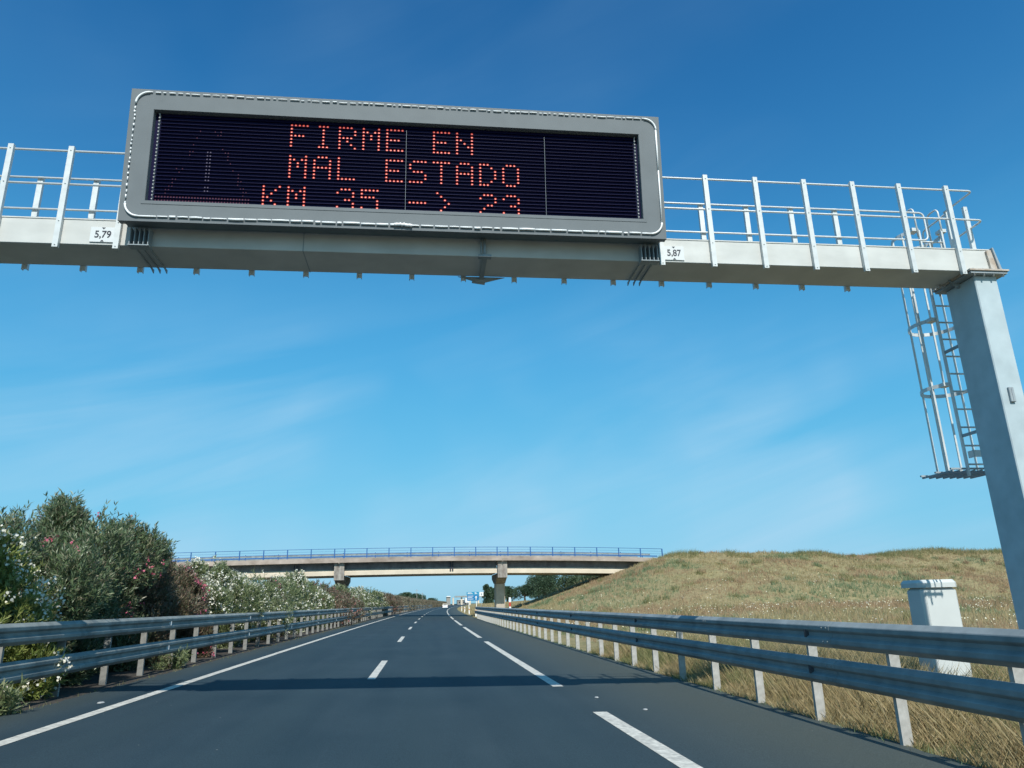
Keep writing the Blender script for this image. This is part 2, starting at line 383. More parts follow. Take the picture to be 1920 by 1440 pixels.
def ground_mat():
    m = bpy.data.materials.new('dry_earth_and_grass'); m.use_nodes = True
    t = m.node_tree; b = t.nodes['Principled BSDF']; l = t.links.new
    tc = t.nodes.new('ShaderNodeTexCoord')
    def noise(sc, de, ro=0.6):
        n = t.nodes.new('ShaderNodeTexNoise'); n.inputs['Scale'].default_value = sc; n.inputs['Detail'].default_value = de; n.inputs['Roughness'].default_value = ro
        l(tc.outputs['Object'], n.inputs['Vector']); return n
    a, c, d = noise(0.16, 6), noise(0.9, 8, 0.7), noise(6.0, 6, 0.75)
    cr = t.nodes.new('ShaderNodeValToRGB'); e = cr.color_ramp.elements
    e[0].position = 0.30; e[0].color = (0.25, 0.225, 0.105, 1)
    e[1].position = 0.70; e[1].color = (0.35, 0.26, 0.145, 1)
    k = e.new(0.5); k.color = (0.32, 0.265, 0.13, 1)
    l(a.outputs['Fac'], cr.inputs[0])
    cr2 = t.nodes.new('ShaderNodeValToRGB'); e = cr2.color_ramp.elements
    e[0].position = 0.35; e[0].color = (0.17, 0.18, 0.09, 1)
    e[1].position = 0.68; e[1].color = (0.43, 0.335, 0.19, 1)
    l(c.outputs['Fac'], cr2.inputs[0])
    x = t.nodes.new('ShaderNodeMix'); x.data_type = 'RGBA'; x.inputs['Factor'].default_value = 0.5
    l(cr.outputs[0], x.inputs['A']); l(cr2.outputs[0], x.inputs['B'])
    r = t.nodes.new('ShaderNodeMapRange'); r.inputs['From Min'].default_value = 0.3; r.inputs['From Max'].default_value = 0.7; r.inputs['To Min'].default_value = 0.55; r.inputs['To Max'].default_value = 1.3; l(d.outputs['Fac'], r.inputs['Value'])
    v = t.nodes.new('ShaderNodeVectorMath'); v.operation = 'SCALE'; l(x.outputs['Result'], v.inputs[0]); l(r.outputs[0], v.inputs['Scale'])
    l(v.outputs[0], b.inputs['Base Color']); b.inputs['Roughness'].default_value = 0.95; b.inputs['Specular IOR Level'].default_value = 0.1
    bp = t.nodes.new('ShaderNodeBump'); bp.inputs['Strength'].default_value = 0.7; bp.inputs['Distance'].default_value = 0.12; l(d.outputs['Fac'], bp.inputs['Height']); l(bp.outputs[0], b.inputs['Normal'])
    return m
M['ground'] = ground_mat()
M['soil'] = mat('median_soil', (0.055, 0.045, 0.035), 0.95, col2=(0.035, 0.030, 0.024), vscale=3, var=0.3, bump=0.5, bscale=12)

# ------------------------------------------------------------------ terrain
def vnoise(x, y, seed=0):
    """cheap smooth value noise on arrays"""
    x = np.asarray(x, float); y = np.asarray(y, float)
    xi = np.floor(x).astype(np.int64); yi = np.floor(y).astype(np.int64)
    fx = x - xi; fy = y - yi
    fx = fx*fx*(3-2*fx); fy = fy*fy*(3-2*fy)
    def h(a, b):
        n = (a*374761393 + b*668265263 + seed*1442695041) & 0xffffffff
        n = ((n ^ (n >> 13)) * 1274126177) & 0xffffffff
        return ((n ^ (n >> 16)) & 0xffff) / 65535.0
    return (h(xi, yi)*(1-fx) + h(xi+1, yi)*fx)*(1-fy) + (h(xi, yi+1)*(1-fx) + h(xi+1, yi+1)*fx)*fy
def sstep(a, b, x):
    t = np.clip((x - a)/(b - a), 0, 1); return t*t*(3 - 2*t)
def ground_z(X, Y):
    X = np.asarray(X, float); Y = np.asarray(Y, float)
    d = X - cur(Y)
    right = d - 5.45
    base = -SX*np.clip(d, -6.2, 5.45)
    z = base - 0.045
    # verge on the right: a low bank that lifts away from the carriageway
    r = np.clip(right, 0, None)
    z = z + 0.03*sstep(0.1, 0.5, r) + 0.16*sstep(1.2, 7, r)*sstep(14, 26, Y) + 0.55*sstep(3, 14, r)*sstep(18, 45, Y) + 0.75*sstep(1.6, 8, r)*sstep(60, 95, Y) + 0.9*sstep(8, 40, r)*sstep(110, 200, Y)
    z = z + 0.10*(vnoise(X*0.55, Y*0.4, 3) - 0.5)*sstep(0.5, 4, r)
    # embankment that carries the side road to the bridge
    top = 6.5 - 0.0115*np.clip(X - 30, 0, 60)
    dx = np.clip(29.8 - X, 0, None); dyf = np.clip(87.5 - Y, 0, None); dyb = np.clip(Y - 104, 0, None)
    dist = np.sqrt((0.325*dx)**2 + (0.215*dyf)**2 + (0.5*dyb)**2)
    crown = 1.0*(vnoise(X*0.13 + 9, Y*0.09, 5) - 0.5)*sstep(0.5, 4, X - 30) + 0.50*(vnoise(X*0.45, Y*0.30, 6) - 0.45)
    e = top - dist + crown*sstep(16, 30, X)
    k = 0.5
    hh = np.clip(0.5 + 0.5*(e - z)/k, 0, 1)
    z = z*(1-hh) + e*hh + k*hh*(1-hh)*0.5
    # left: median verge, then flat
    l = np.clip(-d - 5.6, 0, None)
    z = z - 0.05*sstep(0.2, 1.5, l) + 0.03*(vnoise(X*1.1, Y*0.8, 8) - 0.5)*sstep(0.2, 1, l)
    return z

xs = np.concatenate([np.linspace(-900, -60, 10), np.linspace(-50, -10, 12), np.arange(-9, 4.9, 0.7), np.arange(4.9, 12, 0.22), np.arange(12, 32, 0.6), np.arange(32, 110, 1.5), np.linspace(115, 2500, 14)])
ys = np.concatenate([np.linspace(-60, 2, 14), np.arange(2.3, 30, 0.3), np.arange(30, 110, 0.8), np.arange(111, 260, 4), np.linspace(270, 1000, 40), np.linspace(1100, 6000, 12)])
XX, YY = np.meshgrid(xs, ys)
XW = XX + cur(np.clip(YY, 0, None))*np.where(np.abs(XX) < 60, 1, 0)
ZZ = ground_z(XW, np.clip(YY, -60, None))
nx, ny = len(xs), len(ys)
idx = np.arange(nx*ny).reshape(ny, nx)
F = np.stack([idx[:-1, :-1], idx[:-1, 1:], idx[1:, 1:], idx[1:, :-1]], -1).reshape(-1, 4)
V = np.stack([XW, YY, ZZ], -1).reshape(-1, 3)
tag(link('ground', npmesh('ground', V, F, M['ground'], smooth=True)), 'rough dry ground and grassy embankment beside the motorway', kind='structure')

def strip(name, x0, x1, ys, dz, m, jag=0.0, jag0=0.0, parent=None, ncol=1):
    V = []; F = []
    ys = list(ys)
    for i, y in enumerate(ys):
        c = curv(y)
        a = x0 + (random.uniform(-jag0, jag0) if jag0 else 0); b = x1 + (random.uniform(-jag, jag) if jag else 0)
        for k in range(ncol + 1):
            x = (a if k == 0 else b if k == ncol else x0 + (x1 - x0)*k/ncol)
            V.append((x + c, y, -SX*x + dz))
    n = ncol + 1
    for i in range(len(ys) - 1):
        for k in range(ncol):
            F.append((i*n + k, i*n + k + 1, (i+1)*n + k + 1, (i+1)*n + k))
    return link(name, npmesh(name, V, F, m), parent)
yfar = list(np.arange(-12, 40, 0.35)) + list(np.arange(40, 160, 2.0)) + list(np.linspace(162, 1400, 90))
def dusty(o, f):
    a = o.data.attributes.new('dust', 'FLOAT', 'POINT')
    n = len(o.data.vertices); co = np.empty(n*3, dtype=np.float32); o.data.vertices.foreach_get('co', co); co = co.reshape(-1, 3)
    a.data.foreach_set('value', f(co[:, 0] - cur(co[:, 1]), co[:, 1]).astype(np.float32))
    a2 = o.data.attributes.new('track', 'FLOAT', 'POINT')
    xx = co[:, 0] - cur(co[:, 1]); tr = sum(np.exp(-((xx - c_)/0.33)**2) for c_ in (-3.7, -1.95, -0.1, 1.6))
    a2.data.foreach_set('value', np.clip(tr*(0.45 + 0.5*vnoise(xx*2, co[:, 1]*0.15, 33)), 0, 1).astype(np.float32))
    return o
dustf = lambda x, y: np.clip(sstep(1.6, 4.6, x)*0.95 + 0.5*sstep(-4.7, -5.5, x) + 0.14*(vnoise(x*0.9, y*0.12, 21) - 0.4), 0, 1)
road = dusty(strip('road', -5.0, 3.3, yfar, 0.0, M['asphalt'], ncol=56), dustf)
tag(road, 'dark two-lane motorway carriageway bending gently right', kind='structure')
sh = dusty(strip('road_shoulder', 3.3, 5.12, yfar, 0.0, M['asphalt'], jag=0.05, ncol=8), dustf)
tag(sh, 'paler asphalt hard shoulder beside the right guardrail', kind='structure')
s2 = dusty(strip('median_shoulder', -5.62, -5.0, yfar, 0.0, M['asphalt'], jag0=0.06, ncol=3), dustf)
tag(s2, 'narrow asphalt strip between left edge line and guardrail', kind='structure')
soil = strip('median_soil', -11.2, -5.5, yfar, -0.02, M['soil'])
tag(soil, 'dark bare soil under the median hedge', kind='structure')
opp = strip('opposite_road', -21.5, -11.6, yfar, -0.06, M['asphalt'])
tag(opp, 'opposite carriageway behind the median hedge', kind='structure')

# markings: parts of the road
el = strip('edge_line', -4.63, -4.455, yfar, 0.004, M['line'], jag=0.003, jag0=0.003, parent=road)
ln = [(2.4, 10.8), (14.1, 31.1), (34.6, 51.0), (55.2, 73.0)]
y = 77.2
while y < 520:
    ln.append((y, y + 17)); y += 20.4
for a, b in ln:
    strip('long_dash', 2.355, 2.56, np.linspace(a, b, 8), 0.004, M['line'], jag=0.004, parent=road)
for k in range(-1, 22):
    a = 15.9 + 15.42*k
    strip('lane_dash', -1.125, -0.965, np.linspace(a, a + 5.1, 4), 0.004, M['line'], parent=road)

# ------------------------------------------------------------------ gantry
Z0, Z1 = 5.83, 6.175
gantry = empty('sign_gantry', (7.96, 8.95, 0), 'galvanised steel gantry spanning the carriageway with railed walkway and caged ladder', 'gantry')
b = MB(); b.bbox(-7.9, 8.13, 8.663, 9.28, Z0, Z1, 0.006); beam = b.build('beam', M['beam'], gantry)
# lips along the top and bottom edges of the beam face
for z in (Z1 - 0.004, ):
    b = MB(); b.box(-7.9, 8.13, 8.655, 8.68, z, z + 0.016); b.build('beam_lip', M['beam'], beam)
for x in (-1.6,):
    b = MB(); b.box(x, x + 0.012, 8.659, 9.285, Z0 - 0.003, Z1 - 0.02); b.build('beam_seam', M['galv'], beam)
# end cap and knee over the column
b = MB(); b.prism([(8.115, Z1 + 0.012), (8.135, Z1 + 0.012), (8.205, Z0 + 0.0), (8.165, Z0 + 0.0)], 'y', 8.60, 9.30); b.build('end_plate', M['galv'], beam)
b = MB(); b.prism([(8.04, Z1 - 0.03), (8.13, Z1 - 0.005), (8.16, Z0 + 0.012), (8.06, Z0 + 0.012)], 'y', 8.628, 8.66); b.build('end_gusset', M['rust'], beam)
for x0, y0 in ((7.96, 8.95), (-7.72, 8.95)):
    b = MB(); b.bbox(x0 - 0.176, x0 + 0.178, 8.663, 9.25, -0.1, 5.765, 0.012); col = b.build('column', M['column'], gantry)
    b = MB(); b.box(x0 - 0.30, x0 + 0.31, 8.56, 9.36, Z0 - 0.026, Z0 - 0.002); b.build('flange_plate', M['rust'], col)
    b = MB(); b.box(x0 - 0.28, x0 + 0.29, 8.58, 9.34, Z0 - 0.062, Z0 - 0.030); b.build('flange_plate', M['galv'], col)
    for i in range(4):
        for yy in (8.60, 9.32):
            b = MB(); xx = x0 - 0.22 + i*0.15; b.tube([(xx, yy, Z0 - 0.10), (xx, yy, Z0 + 0.018)], 0.014, 6); b.build('bolt', M['bolt'], col)
    b = MB(); b.box(x0 - 0.34, x0 + 0.34, 8.5, 9.42, -0.02, 0.085); b.build('base_plate', M['galv'], col)
    b = MB(); b.bbox(x0 - 1.0, x0 + 0.55, 8.3, 9.55, -0.6, 0.06 if x0 > 0 else 0.2, 0.02); b.build('footing', M['concrete'], gantry)
b = MB(); b.bbox(7.893, 7.967, 8.628, 8.662, 3.88, 4.09, 0.006); hb = b.build('hand_hole_cover', M['galv'], gantry)
b = MB(); b.box(7.925, 7.932, 8.622, 8.627, 3.90, 4.07); b.build('seam', M['bolt'], hb)
# knee bracket under the beam by the column
b = MB(); b.prism([(7.62, Z0 - 0.004), (7.782, Z0 - 0.004), (7.782, 5.70), (7.74, 5.70)], 'y', 8.95, 8.97); b.build('knee_plate', M['galv'], gantry)
b = MB()
for i in range(3):
    b.tube([(7.58 + 0.05*i, 9.10, Z0 - 0.03), (7.58 + 0.05*i, 9.18, Z0 - 0.03)], 0.013, 6)
b.build('cable_gland', M['bolt'], gantry)

# handrail posts: channel sections
def channel_mesh(name, wdt, dep, h, flip=1):
    b = MB(); t = 0.008
    b.box(-wdt/2, wdt/2, -t/2, t/2, 0, h)
    b.box(-wdt/2, -wdt/2 + t, t/2, flip*dep, 0, h) if flip > 0 else b.box(-wdt/2, -wdt/2 + t, flip*dep, -t/2, 0, h)
    b.box(wdt/2 - t, wdt/2, t/2, flip*dep, 0, h) if flip > 0 else b.box(wdt/2 - t, wdt/2, flip*dep, -t/2, 0, h)
    for z in (0.03, 0.36, h - 0.06, h*0.62):
        b.tube([(0, -t/2 - 0.008, z), (0, t/2, z)], 0.008, 6)
    o = b.build(name, M['railing']); me = o.data; bpy.data.objects.remove(o); return me
gl = gantry.location
pm = channel_mesh('railing_post', 0.066, 0.045, 1.43)
for x in [-6.72, -6.0, -5.28, -4.556, -3.852, 3.164, 3.90, 4.643, 5.38, 6.128, 6.855, 7.61]:
    link('front_railing_post', pm, gantry, (x - gl.x, 8.608 - gl.y, 5.76 - gl.z))
pm2 = channel_mesh('back_railing_post', 0.07, 0.045, 1.385, 1)
bx = [-6.67, -5.955] + [-5.24 + 0.7175*k for k in range(18)]
bx = bx[:-1]
for x in bx:
    link('back_railing_post', pm2, gantry, (x - gl.x, 9.292 - gl.y, 5.765 - gl.z))
def rail(name, pts, r=0.0145, n=8, m='railing', parent=None):
    b = MB(); b.tube(pts, r, n); return b.build(name, M[m], parent or gantry)
def corner(p, q, r_, s=0.08, n=5):
    """rounded corner at q between p and r_"""
    p, q, r_ = Vector(p), Vector(q), Vector(r_)
    a = q + (p - q).normalized()*s; c = q + (r_ - q).normalized()*s
    return [a*(1-t)**2 + q*2*t*(1-t) + c*t*t for t in [i/n for i in range(n+1)]]
for zt, xe in ((7.15, 8.07), (6.665, 8.13)):
    rail('front_rail', [(-7.2, 8.66, zt), (xe - 0.1, 8.66, zt)] + corner((0, 8.66, zt), (xe, 8.66, zt), (xe, 9.3, zt)) + [(xe, 9.28, zt)])
# back rails stop short of the hatch and close with a loop
zt, zm = 7.12, 6.645
loop = [(-7.2, 9.27, zt)] + corner((0, 9.27, zt), (7.70, 9.27, zt), (7.70, 9.27, zm), 0.09) + corner((7.70, 9.27, zt), (7.70, 9.27, zm), (0, 9.27, zm), 0.09) + [(-7.2, 9.27, zm)]
rail('back_rail', loop)
for x, y, z1 in ((8.11, 8.90, 7.03), (8.11, 9.26, 7.17)):
    link('end_railing_post', pm2, gantry, (x - gl.x, y - gl.y, 5.79 - gl.z), scale=(0.9, 0.9, (z1 - 5.79)/1.385))

# ladder with safety cage on the back of the column
LX0, LX1, LY = 7.83, 8.22, 9.60
ladder = empty('ladder', (0.06, 0.65, 3.1)); ladder.parent = gantry
for x in (LX0, LX1):
    b = MB(); b.box(x - 0.014, x + 0.014, LY - 0.02, LY + 0.02, 3.03, 7.0); b.build('ladder_rail', M['railing'], ladder)
z = 3.2
while z < 6.95:
    b = MB(); b.tube([(LX0 + 0.015, LY, z), (LX1 - 0.015, LY, z)], 0.014, 6); b.build('rung', M['railing'], ladder); z += 0.277
CXc, CYc, CR = 8.02, 9.93, 0.36
def hoop_pts(rx=CR, a0=-35, a1=215, n=18, z=0, cy=CYc):
    return [(CXc + rx*math.cos(math.radians(a)), cy + rx*math.sin(math.radians(a)), z) for a in [a0 + (a1-a0)*i/n for i in range(n+1)]]
for z in (4.42, 5.47, 6.35, 7.02):
    b = MB(); pi = hoop_pts(CR, z=z); po = hoop_pts(CR + 0.008, z=z)
    h = 0.028
    rings = [[(p[0], p[1], z - h), (q[0], q[1], z - h), (q[0], q[1], z + h), (p[0], p[1], z + h)] for p, q in zip(pi, po)]
    b.loft(rings)
    for s_, xx in ((0, LX1), (-1, LX0)):
        e = pi[s_]; b.box(min(e[0], xx), max(e[0], xx) + 0.006, LY + 0.0, max(e[1], LY + 0.05), z - h, z + h)
    b.build('cage_hoop', M['railing'], ladder)
for a in (-20, 20, 55, 90, 125, 160, 200):
    x = CXc + (CR - 0.006)*math.cos(math.radians(a)); yv = CYc + (CR - 0.006)*math.sin(math.radians(a))
    b = MB(); b.box(x - 0.015, x + 0.015, yv - 0.012, yv - 0.004 + 0.006, 3.14, 7.04); b.build('cage_bar', M['railing'], ladder)
# bottom hatch gate: flat grid
b = MB()
for i in range(8):
    x = 7.60 + i*0.115
    b.box(x, x + 0.02, 9.62, 10.30, 3.10, 3.125)
for yv in (9.62, 9.95, 10.28):
    b.box(7.58, 8.44, yv, yv + 0.03, 3.13, 3.155)
b.build('hatch_gate', M['galv'], ladder)
b = MB(); b.box(7.94, 8.12, 9.54, 9.55, 3.30, 3.40); b.box(7.93, 7.945, 9.55, 9.66, 3.30, 3.40); b.build('latch_plate', M['railing'], ladder)
for z in (3.6, 4.9, 5.95):
    b = MB(); b.box(LX0, LX1, 9.25, 9.29, z, z + 0.04); b.box(LX0, LX0 + 0.03, 9.29, LY, z, z + 0.04); b.box(LX1 - 0.03, LX1, 9.29, LY, z, z + 0.04); b.build('ladder_bracket', M['galv'], ladder)
# grab loops at the ladder head
for x in (LX0 - 0.02, LX1 + 0.02):
    pts = [(x, LY, 6.9)] + corner((x, LY, 6.9), (x, LY, 7.42), (x, LY + 0.25, 7.42), 0.1) + corner((x, LY, 7.42), (x, LY + 0.27, 7.42), (x, LY + 0.27, 6.8), 0.1) + [(x, LY + 0.27, 6.75)]
    rail('grab_handle', pts, 0.014, parent=ladder)
# rail from hatch to column end
rail('hatch_rail', [(8.12, 9.28, 7.15), (8.14, 9.55, 7.15)] + corner((8.14, 9.55, 7.15), (8.14, 9.9, 7.15), (8.14, 9.9, 6.3), 0.08) + [(8.14, 9.9, 6.3)], 0.014)
# sign bearers: ribs under the sign that wrap the beam
for xa, sgn in ((-3.67, 1), (2.85, 1)):
    br = empty('sign_bearer', (xa - gl.x, 8.66 - gl.y, 5.7)); br.parent = gantry
    for k in range(5):
        x = xa + 0.055*k
        b = MB(); b.box(x, x + 0.009, 8.53, 8.652, 5.79, 6.02); b.build('rib', M['galv'], br)
    b = MB(); b.box(xa - 0.01, xa + 0.24, 8.525, 8.655, 5.775, 5.787); b.build('rib_plate', M['galv'], br)
    for k in range(3):
        x = xa + 0.02 + 0.085*k
        b = MB(); b.prism([(8.60, 5.826), (9.34, 5.826), (9.34, 5.775), (9.25, 5.80), (8.60, 5.812)], 'x', x, x + 0.01); b.build('underside_rib', M['galv'], br)
# mid-span clamp and conduit
b = MB(); b.tube([(0.745, 8.60, 6.05), (0.745, 8.60, 5.86), (0.745, 8.62, 5.79)], 0.02, 8); b.build('conduit', M['galv'], gantry)
b = MB(); b.tube([(0.70, 8.60, 6.05), (0.70, 8.60, 5.86), (0.70, 8.62, 5.79)], 0.012, 8); b.build('conduit', M['galv'], gantry)
b = MB(); b.box(0.66, 0.83, 8.57, 8.655, 5.785, 5.815); b.box(0.72, 0.78, 8.60, 9.33, 5.79, 5.826); b.build('beam_clamp', M['galv'], gantry)
b = MB(); b.prism([(0.42, 5.826), (1.08, 5.826), (0.80, 5.745), (0.70, 5.745)], 'y', 9.285, 9.30); b.tube([(0.62, 9.31, 5.76), (0.80, 9.31, 5.735)], 0.018, 6); b.build('splice_plate', M['galv'], gantry)

# clearance plates
def text_mesh(txt, size, m, bold=0.0, sx=1.0):
    cu = bpy.data.curves.new('t', 'FONT'); cu.body = txt; cu.size = size; cu.align_x = 'CENTER'; cu.align_y = 'CENTER'; cu.extrude = 0.0015; cu.offset = bold
    o = bpy.data.objects.new('t', cu); C.objects.link(o)
    dg = bpy.context.evaluated_depsgraph_get(); me = bpy.data.meshes.new_from_object(o.evaluated_get(dg))
    bpy.data.objects.remove(o); me.materials.clear(); me.materials.append(m)
    for v in me.vertices: v.co.x *= sx
    return me
for txt, x0, x1, z0, z1, lab in (('5,79', -4.185, -3.885, 5.865, 6.07, 'small white clearance plate reading 5,79 left of the message sign'), ('5,87', 3.205, 3.49, 5.86, 6.065, 'small white clearance plate reading 5,87 right of the message sign')):
    cx, cz = (x0+x1)/2, (z0+z1)/2
    pl = empty('clearance_plate', (cx, 8.655, z0), lab, 'sign')
    b = MB(); b.box(x0, x1, 8.648, 8.653, z0, z1); b.build('plate', M['plate'], pl)
    link('digits', text_mesh(txt, 0.135, M['black'], 0.0018, 0.86), pl, (0, -0.009, cz - z0 - 0.002), (math.pi/2, 0, 0))
    b = MB(); b.prism([(cx - 0.022, z1 - 0.006), (cx + 0.022, z1 - 0.006), (cx, z1 - 0.030)], 'y', 8.645, 8.6475)
    b.prism([(cx - 0.022, z0 + 0.006), (cx + 0.022, z0 + 0.006), (cx, z0 + 0.030)], 'y', 8.645, 8.6475); b.build('arrow', M['black'], pl)

# ------------------------------------------------------------------ variable message sign
TM = 0.0737
NV = Vector((0, -1, -TM)).normalized()
def sp(x, z, n=0.0):
    return Vector((x, 8.35 - TM*(z - 6.009), z)) + NV*n
sign = empty('message_sign', (-0.30, 8.45, 6.009), 'large grey framed electronic message sign with red dot letters, mounted on the gantry', 'message sign')
def sbox(b, x0, x1, z0, z1, n0, n1, m=0):
    vs = [sp(x, z, n) for n in (n0, n1) for x, z in ((x0, z0), (x1, z0), (x1, z1), (x0, z1))]
    return b.add(vs, [(0, 1, 2, 3), (7, 6, 5, 4), (0, 4, 5, 1), (1, 5, 6, 2), (2, 6, 7, 3), (3, 7, 4, 0)], m)
X0, X1, ZB, ZT = -3.755, 3.150, 6.009, 7.815
DX0, DX1, DZ0, DZ1 = -3.462, 2.848, 6.285, 7.53
b = MB(); sbox(b, X0 + 0.03, X1 - 0.03, ZB + 0.03, ZT - 0.02, -0.26, -0.10); b.build('casing', M['sign_side'], sign)
b = MB()
sbox(b, X0, X1, ZB, DZ0, -0.098, 0); sbox(b, X0, X1, DZ1, ZT, -0.098, 0)
sbox(b, X0, DX0, DZ0, DZ1, -0.098, 0); sbox(b, DX1, X1, DZ0, DZ1, -0.098, 0)
fr = b.build('frame', M['sign_grey'], sign)
b = MB()   # raised inner trim round the opening
w_ = 0.045
sbox(b, DX0 - w_, DX1 + w_, DZ0 - w_, DZ0 - 0.003, 0.0015, 0.005); sbox(b, DX0 - w_, DX1 + w_, DZ1 + 0.003, DZ1 + w_, 0.0015, 0.005)
sbox(b, DX0 - w_, DX0 - 0.003, DZ0 - 0.0025, DZ1 + 0.0025, 0.0015, 0.005); sbox(b, DX1 + 0.003, DX1 + w_, DZ0 - 0.0025, DZ1 + 0.0025, 0.0015, 0.005)
b.build('trim', M['sign_grey'], fr)
b = MB(); sbox(b, DX0, DX1, DZ0, DZ1, -0.096, -0.082); scr = b.build('screen', M['screen'], sign)
PZ = 0.0487
k = 0
z = 7.455 + PZ*0.55
while z > DZ0 + 0.01:
    b = MB(); sbox(b, DX0 + 0.07, DX1 - 0.06, z - 0.003, z, -0.081, -0.058)
    b.build('louvre_slat', M['slat'], sign)
    z -= PZ; k += 1
b = MB()
for xe in (DX0 + 0.048, DX1 - 0.052):
    z = DZ1 - 0.05
    while z > DZ0 + 0.01:
        vs = [sp(xe, z, -0.075), sp(xe + 0.016, z, -0.075), sp(xe + 0.016, z + 0.030, -0.045), sp(xe, z + 0.030, -0.045),
              sp(xe, z - 0.012, -0.075), sp(xe + 0.016, z - 0.012, -0.075), sp(xe + 0.016, z + 0.018, -0.045), sp(xe, z + 0.018, -0.045)]
        b.add(vs, [(0, 1, 2, 3), (7, 6, 5, 4), (0, 4, 5, 1), (1, 5, 6, 2), (2, 6, 7, 3), (3, 7, 4, 0)])
        z -= PZ
b.build('louvre_rack', M['slat_end'], sign, kind='stuff')
for xs_ in (-0.295, 1.55):
    b = MB(); sbox(b, xs_ - 0.0015, xs_ + 0.0015, DZ0 + 0.003, 7.45, -0.060, -0.054); b.build('panel_joint', M['galv'], sign)
# letters, 5x7 dot matrix
FONT = {
 'F': ['11111','10000','10000','11110','10000','10000','10000'], 'I': ['01110','00100','00100','00100','00100','00100','01110'],
 'R': ['11110','10001','10001','11110','10100','10010','10001'], 'M': ['10001','11011','10101','10101','10001','10001','10001'],
 'E': ['11111','10000','10000','11110','10000','10000','11111'], 'N': ['10001','10001','11001','10101','10011','10001','10001'],
 'A': ['01110','10001','10001','11111','10001','10001','10001'], 'L': ['10000','10000','10000','10000','10000','10000','11111'],
 'S': ['01111','10000','10000','01110','00001','00001','11110'], 'T': ['11111','00100','00100','00100','00100','00100','00100'],
 'D': ['11100','10010','10001','10001','10001','10010','11100'], 'O': ['01110','10001','10001','10001','10001','10001','01110'],
 'K': ['10001','10010','10100','11000','10100','10010','10001'], '3': ['01110','10001','00001','00110','00001','10001','01110'],
 '5': ['11111','10000','11110','00001','00001','10001','01110'], '-': ['00000','00000','00000','11111','00000','00000','00000'],
 '>': ['01000','00100','00010','00001','00010','00100','01000'], '2': ['01110','10001','00001','00110','01000','10000','11111']}
def disc(b, x, z, r, n, m, k=6):
    vs = [sp(x + r*math.cos(2*math.pi*i/k), z + r*math.sin(2*math.pi*i/k), n) for i in range(k)]
    b.add(vs, [tuple(range(k))], m)
PXd = 0.0495
for row, (txt, c0) in enumerate((('FIRME EN', 1), ('MAL ESTADO', 1), ('KM 35 -> 23', 0))):
    zt = (7.455, 7.0167, 6.5784)[row]
    for i, ch in enumerate(txt):
        if ch == ' ': continue
        b = MB(); x0 = -2.08 + 0.3068*(c0 + i)
        for r in range(7):
            for c in range(5):
                if FONT[ch][r][c] == '1':
                    disc(b, x0 + c*PXd, zt - r*PZ, 0.0165, -0.0795, 0); disc(b, x0 + c*PXd, zt - r*PZ, 0.0085, -0.0775, 1)
        o = b.build('letter', [M['led'], M['ledcore']], sign)
        o['label'] = 'lit red dot letter ' + ch if ch.isalpha() else 'lit red dot character ' + ch
# dim warning triangle on the left panel
b = MB()
px0, px1 = DX0 + 0.09, -2.20
ncol_ = int((px1 - px0)/0.036); 
for r in range(26):
    z = 7.455 - (24 - r)*PZ
    t = r/25
    for c in range(ncol_):
        x = px0 + c*0.036; u = (x - px0)/(px1 - px0)
        if r < 3:
            disc(b, x, z, 0.012, -0.0795, 1 if r == 0 else 0, 5)
        else:
            e = 0.5*t*0.92
            if t < 0.9 and (abs(u - e - 0.03) < 0.035 or abs(u - (1 - e) + 0.03) < 0.035) and random.random() < (0.3 + 0.5*(t < 0.3)): disc(b, x, z, 0.008, -0.0795, 0, 5)
            elif abs(u - 0.5) < 0.03 and 0.12 < t < 0.62 and not 0.2 < t < 0.28: disc(b, x, z, 0.010, -0.0795, 2, 5)
M['ledpale'] = mat('led_pale', (0.10, 0.10, 0.13), 0.4, emis=((0.35, 0.22, 0.42), 0.2))
b.build('warning_triangle', [M['leddim'], M['ledmid'], M['ledpale']], sign, kind='stuff')
# white cable laid round the frame, broken into short visible pieces
b = MB()
ix0, ix1, iz0, iz1, rr = X0 + 0.070, X1 - 0.055, ZB + 0.062, ZT - 0.048, 0.16
def seg(p, q, r):
    r *= 1.12
    b.tube([sp(p[0], p[1], 0.012), sp((p[0]+q[0])/2 + random.uniform(-.002, .002), (p[1]+q[1])/2 + random.uniform(-.003, .003), 0.013), sp(q[0], q[1], 0.012)], r, 5)
def run(p, q, r, lo, hi, gap):
    d = math.hypot(q[0]-p[0], q[1]-p[1]); t = 0
    while t < d:
        l = random.uniform(lo, hi); e = min(d, t + l)
        j = random.uniform(-.004, .004)
        f = lambda s: (p[0] + (q[0]-p[0])*s/d + (j if p[0] == q[0] else 0), p[1] + (q[1]-p[1])*s/d + (j if p[1] == q[1] else 0))
        seg(f(t), f(e), r*random.uniform(0.7, 1.2)); t = e + random.uniform(0.3, 1.0)*gap
run((ix0 + rr, iz1), (ix1 - rr, iz1), 0.0075, 0.03, 0.12, 0.04)
run((ix0 + rr, iz0), (ix1 - rr, iz0), 0.0125, 0.05, 0.24, 0.03)
run((ix0, iz0 + rr), (ix0, iz1 - rr), 0.009, 0.02, 0.05, 0.05)
run((ix1, iz0 + rr), (ix1, iz1 - rr), 0.011, 0.5, 0.9, 0.004)
for cx, cz, a0 in ((ix0 + rr, iz0 + rr, 180), (ix1 - rr, iz0 + rr, 270), (ix1 - rr, iz1 - rr, 0), (ix0 + rr, iz1 - rr, 90)):
    b.tube([sp(cx + rr*math.cos(math.radians(a0 + 9*i)), cz + rr*math.sin(math.radians(a0 + 9*i)), 0.013) for i in range(11)], 0.0135, 6)
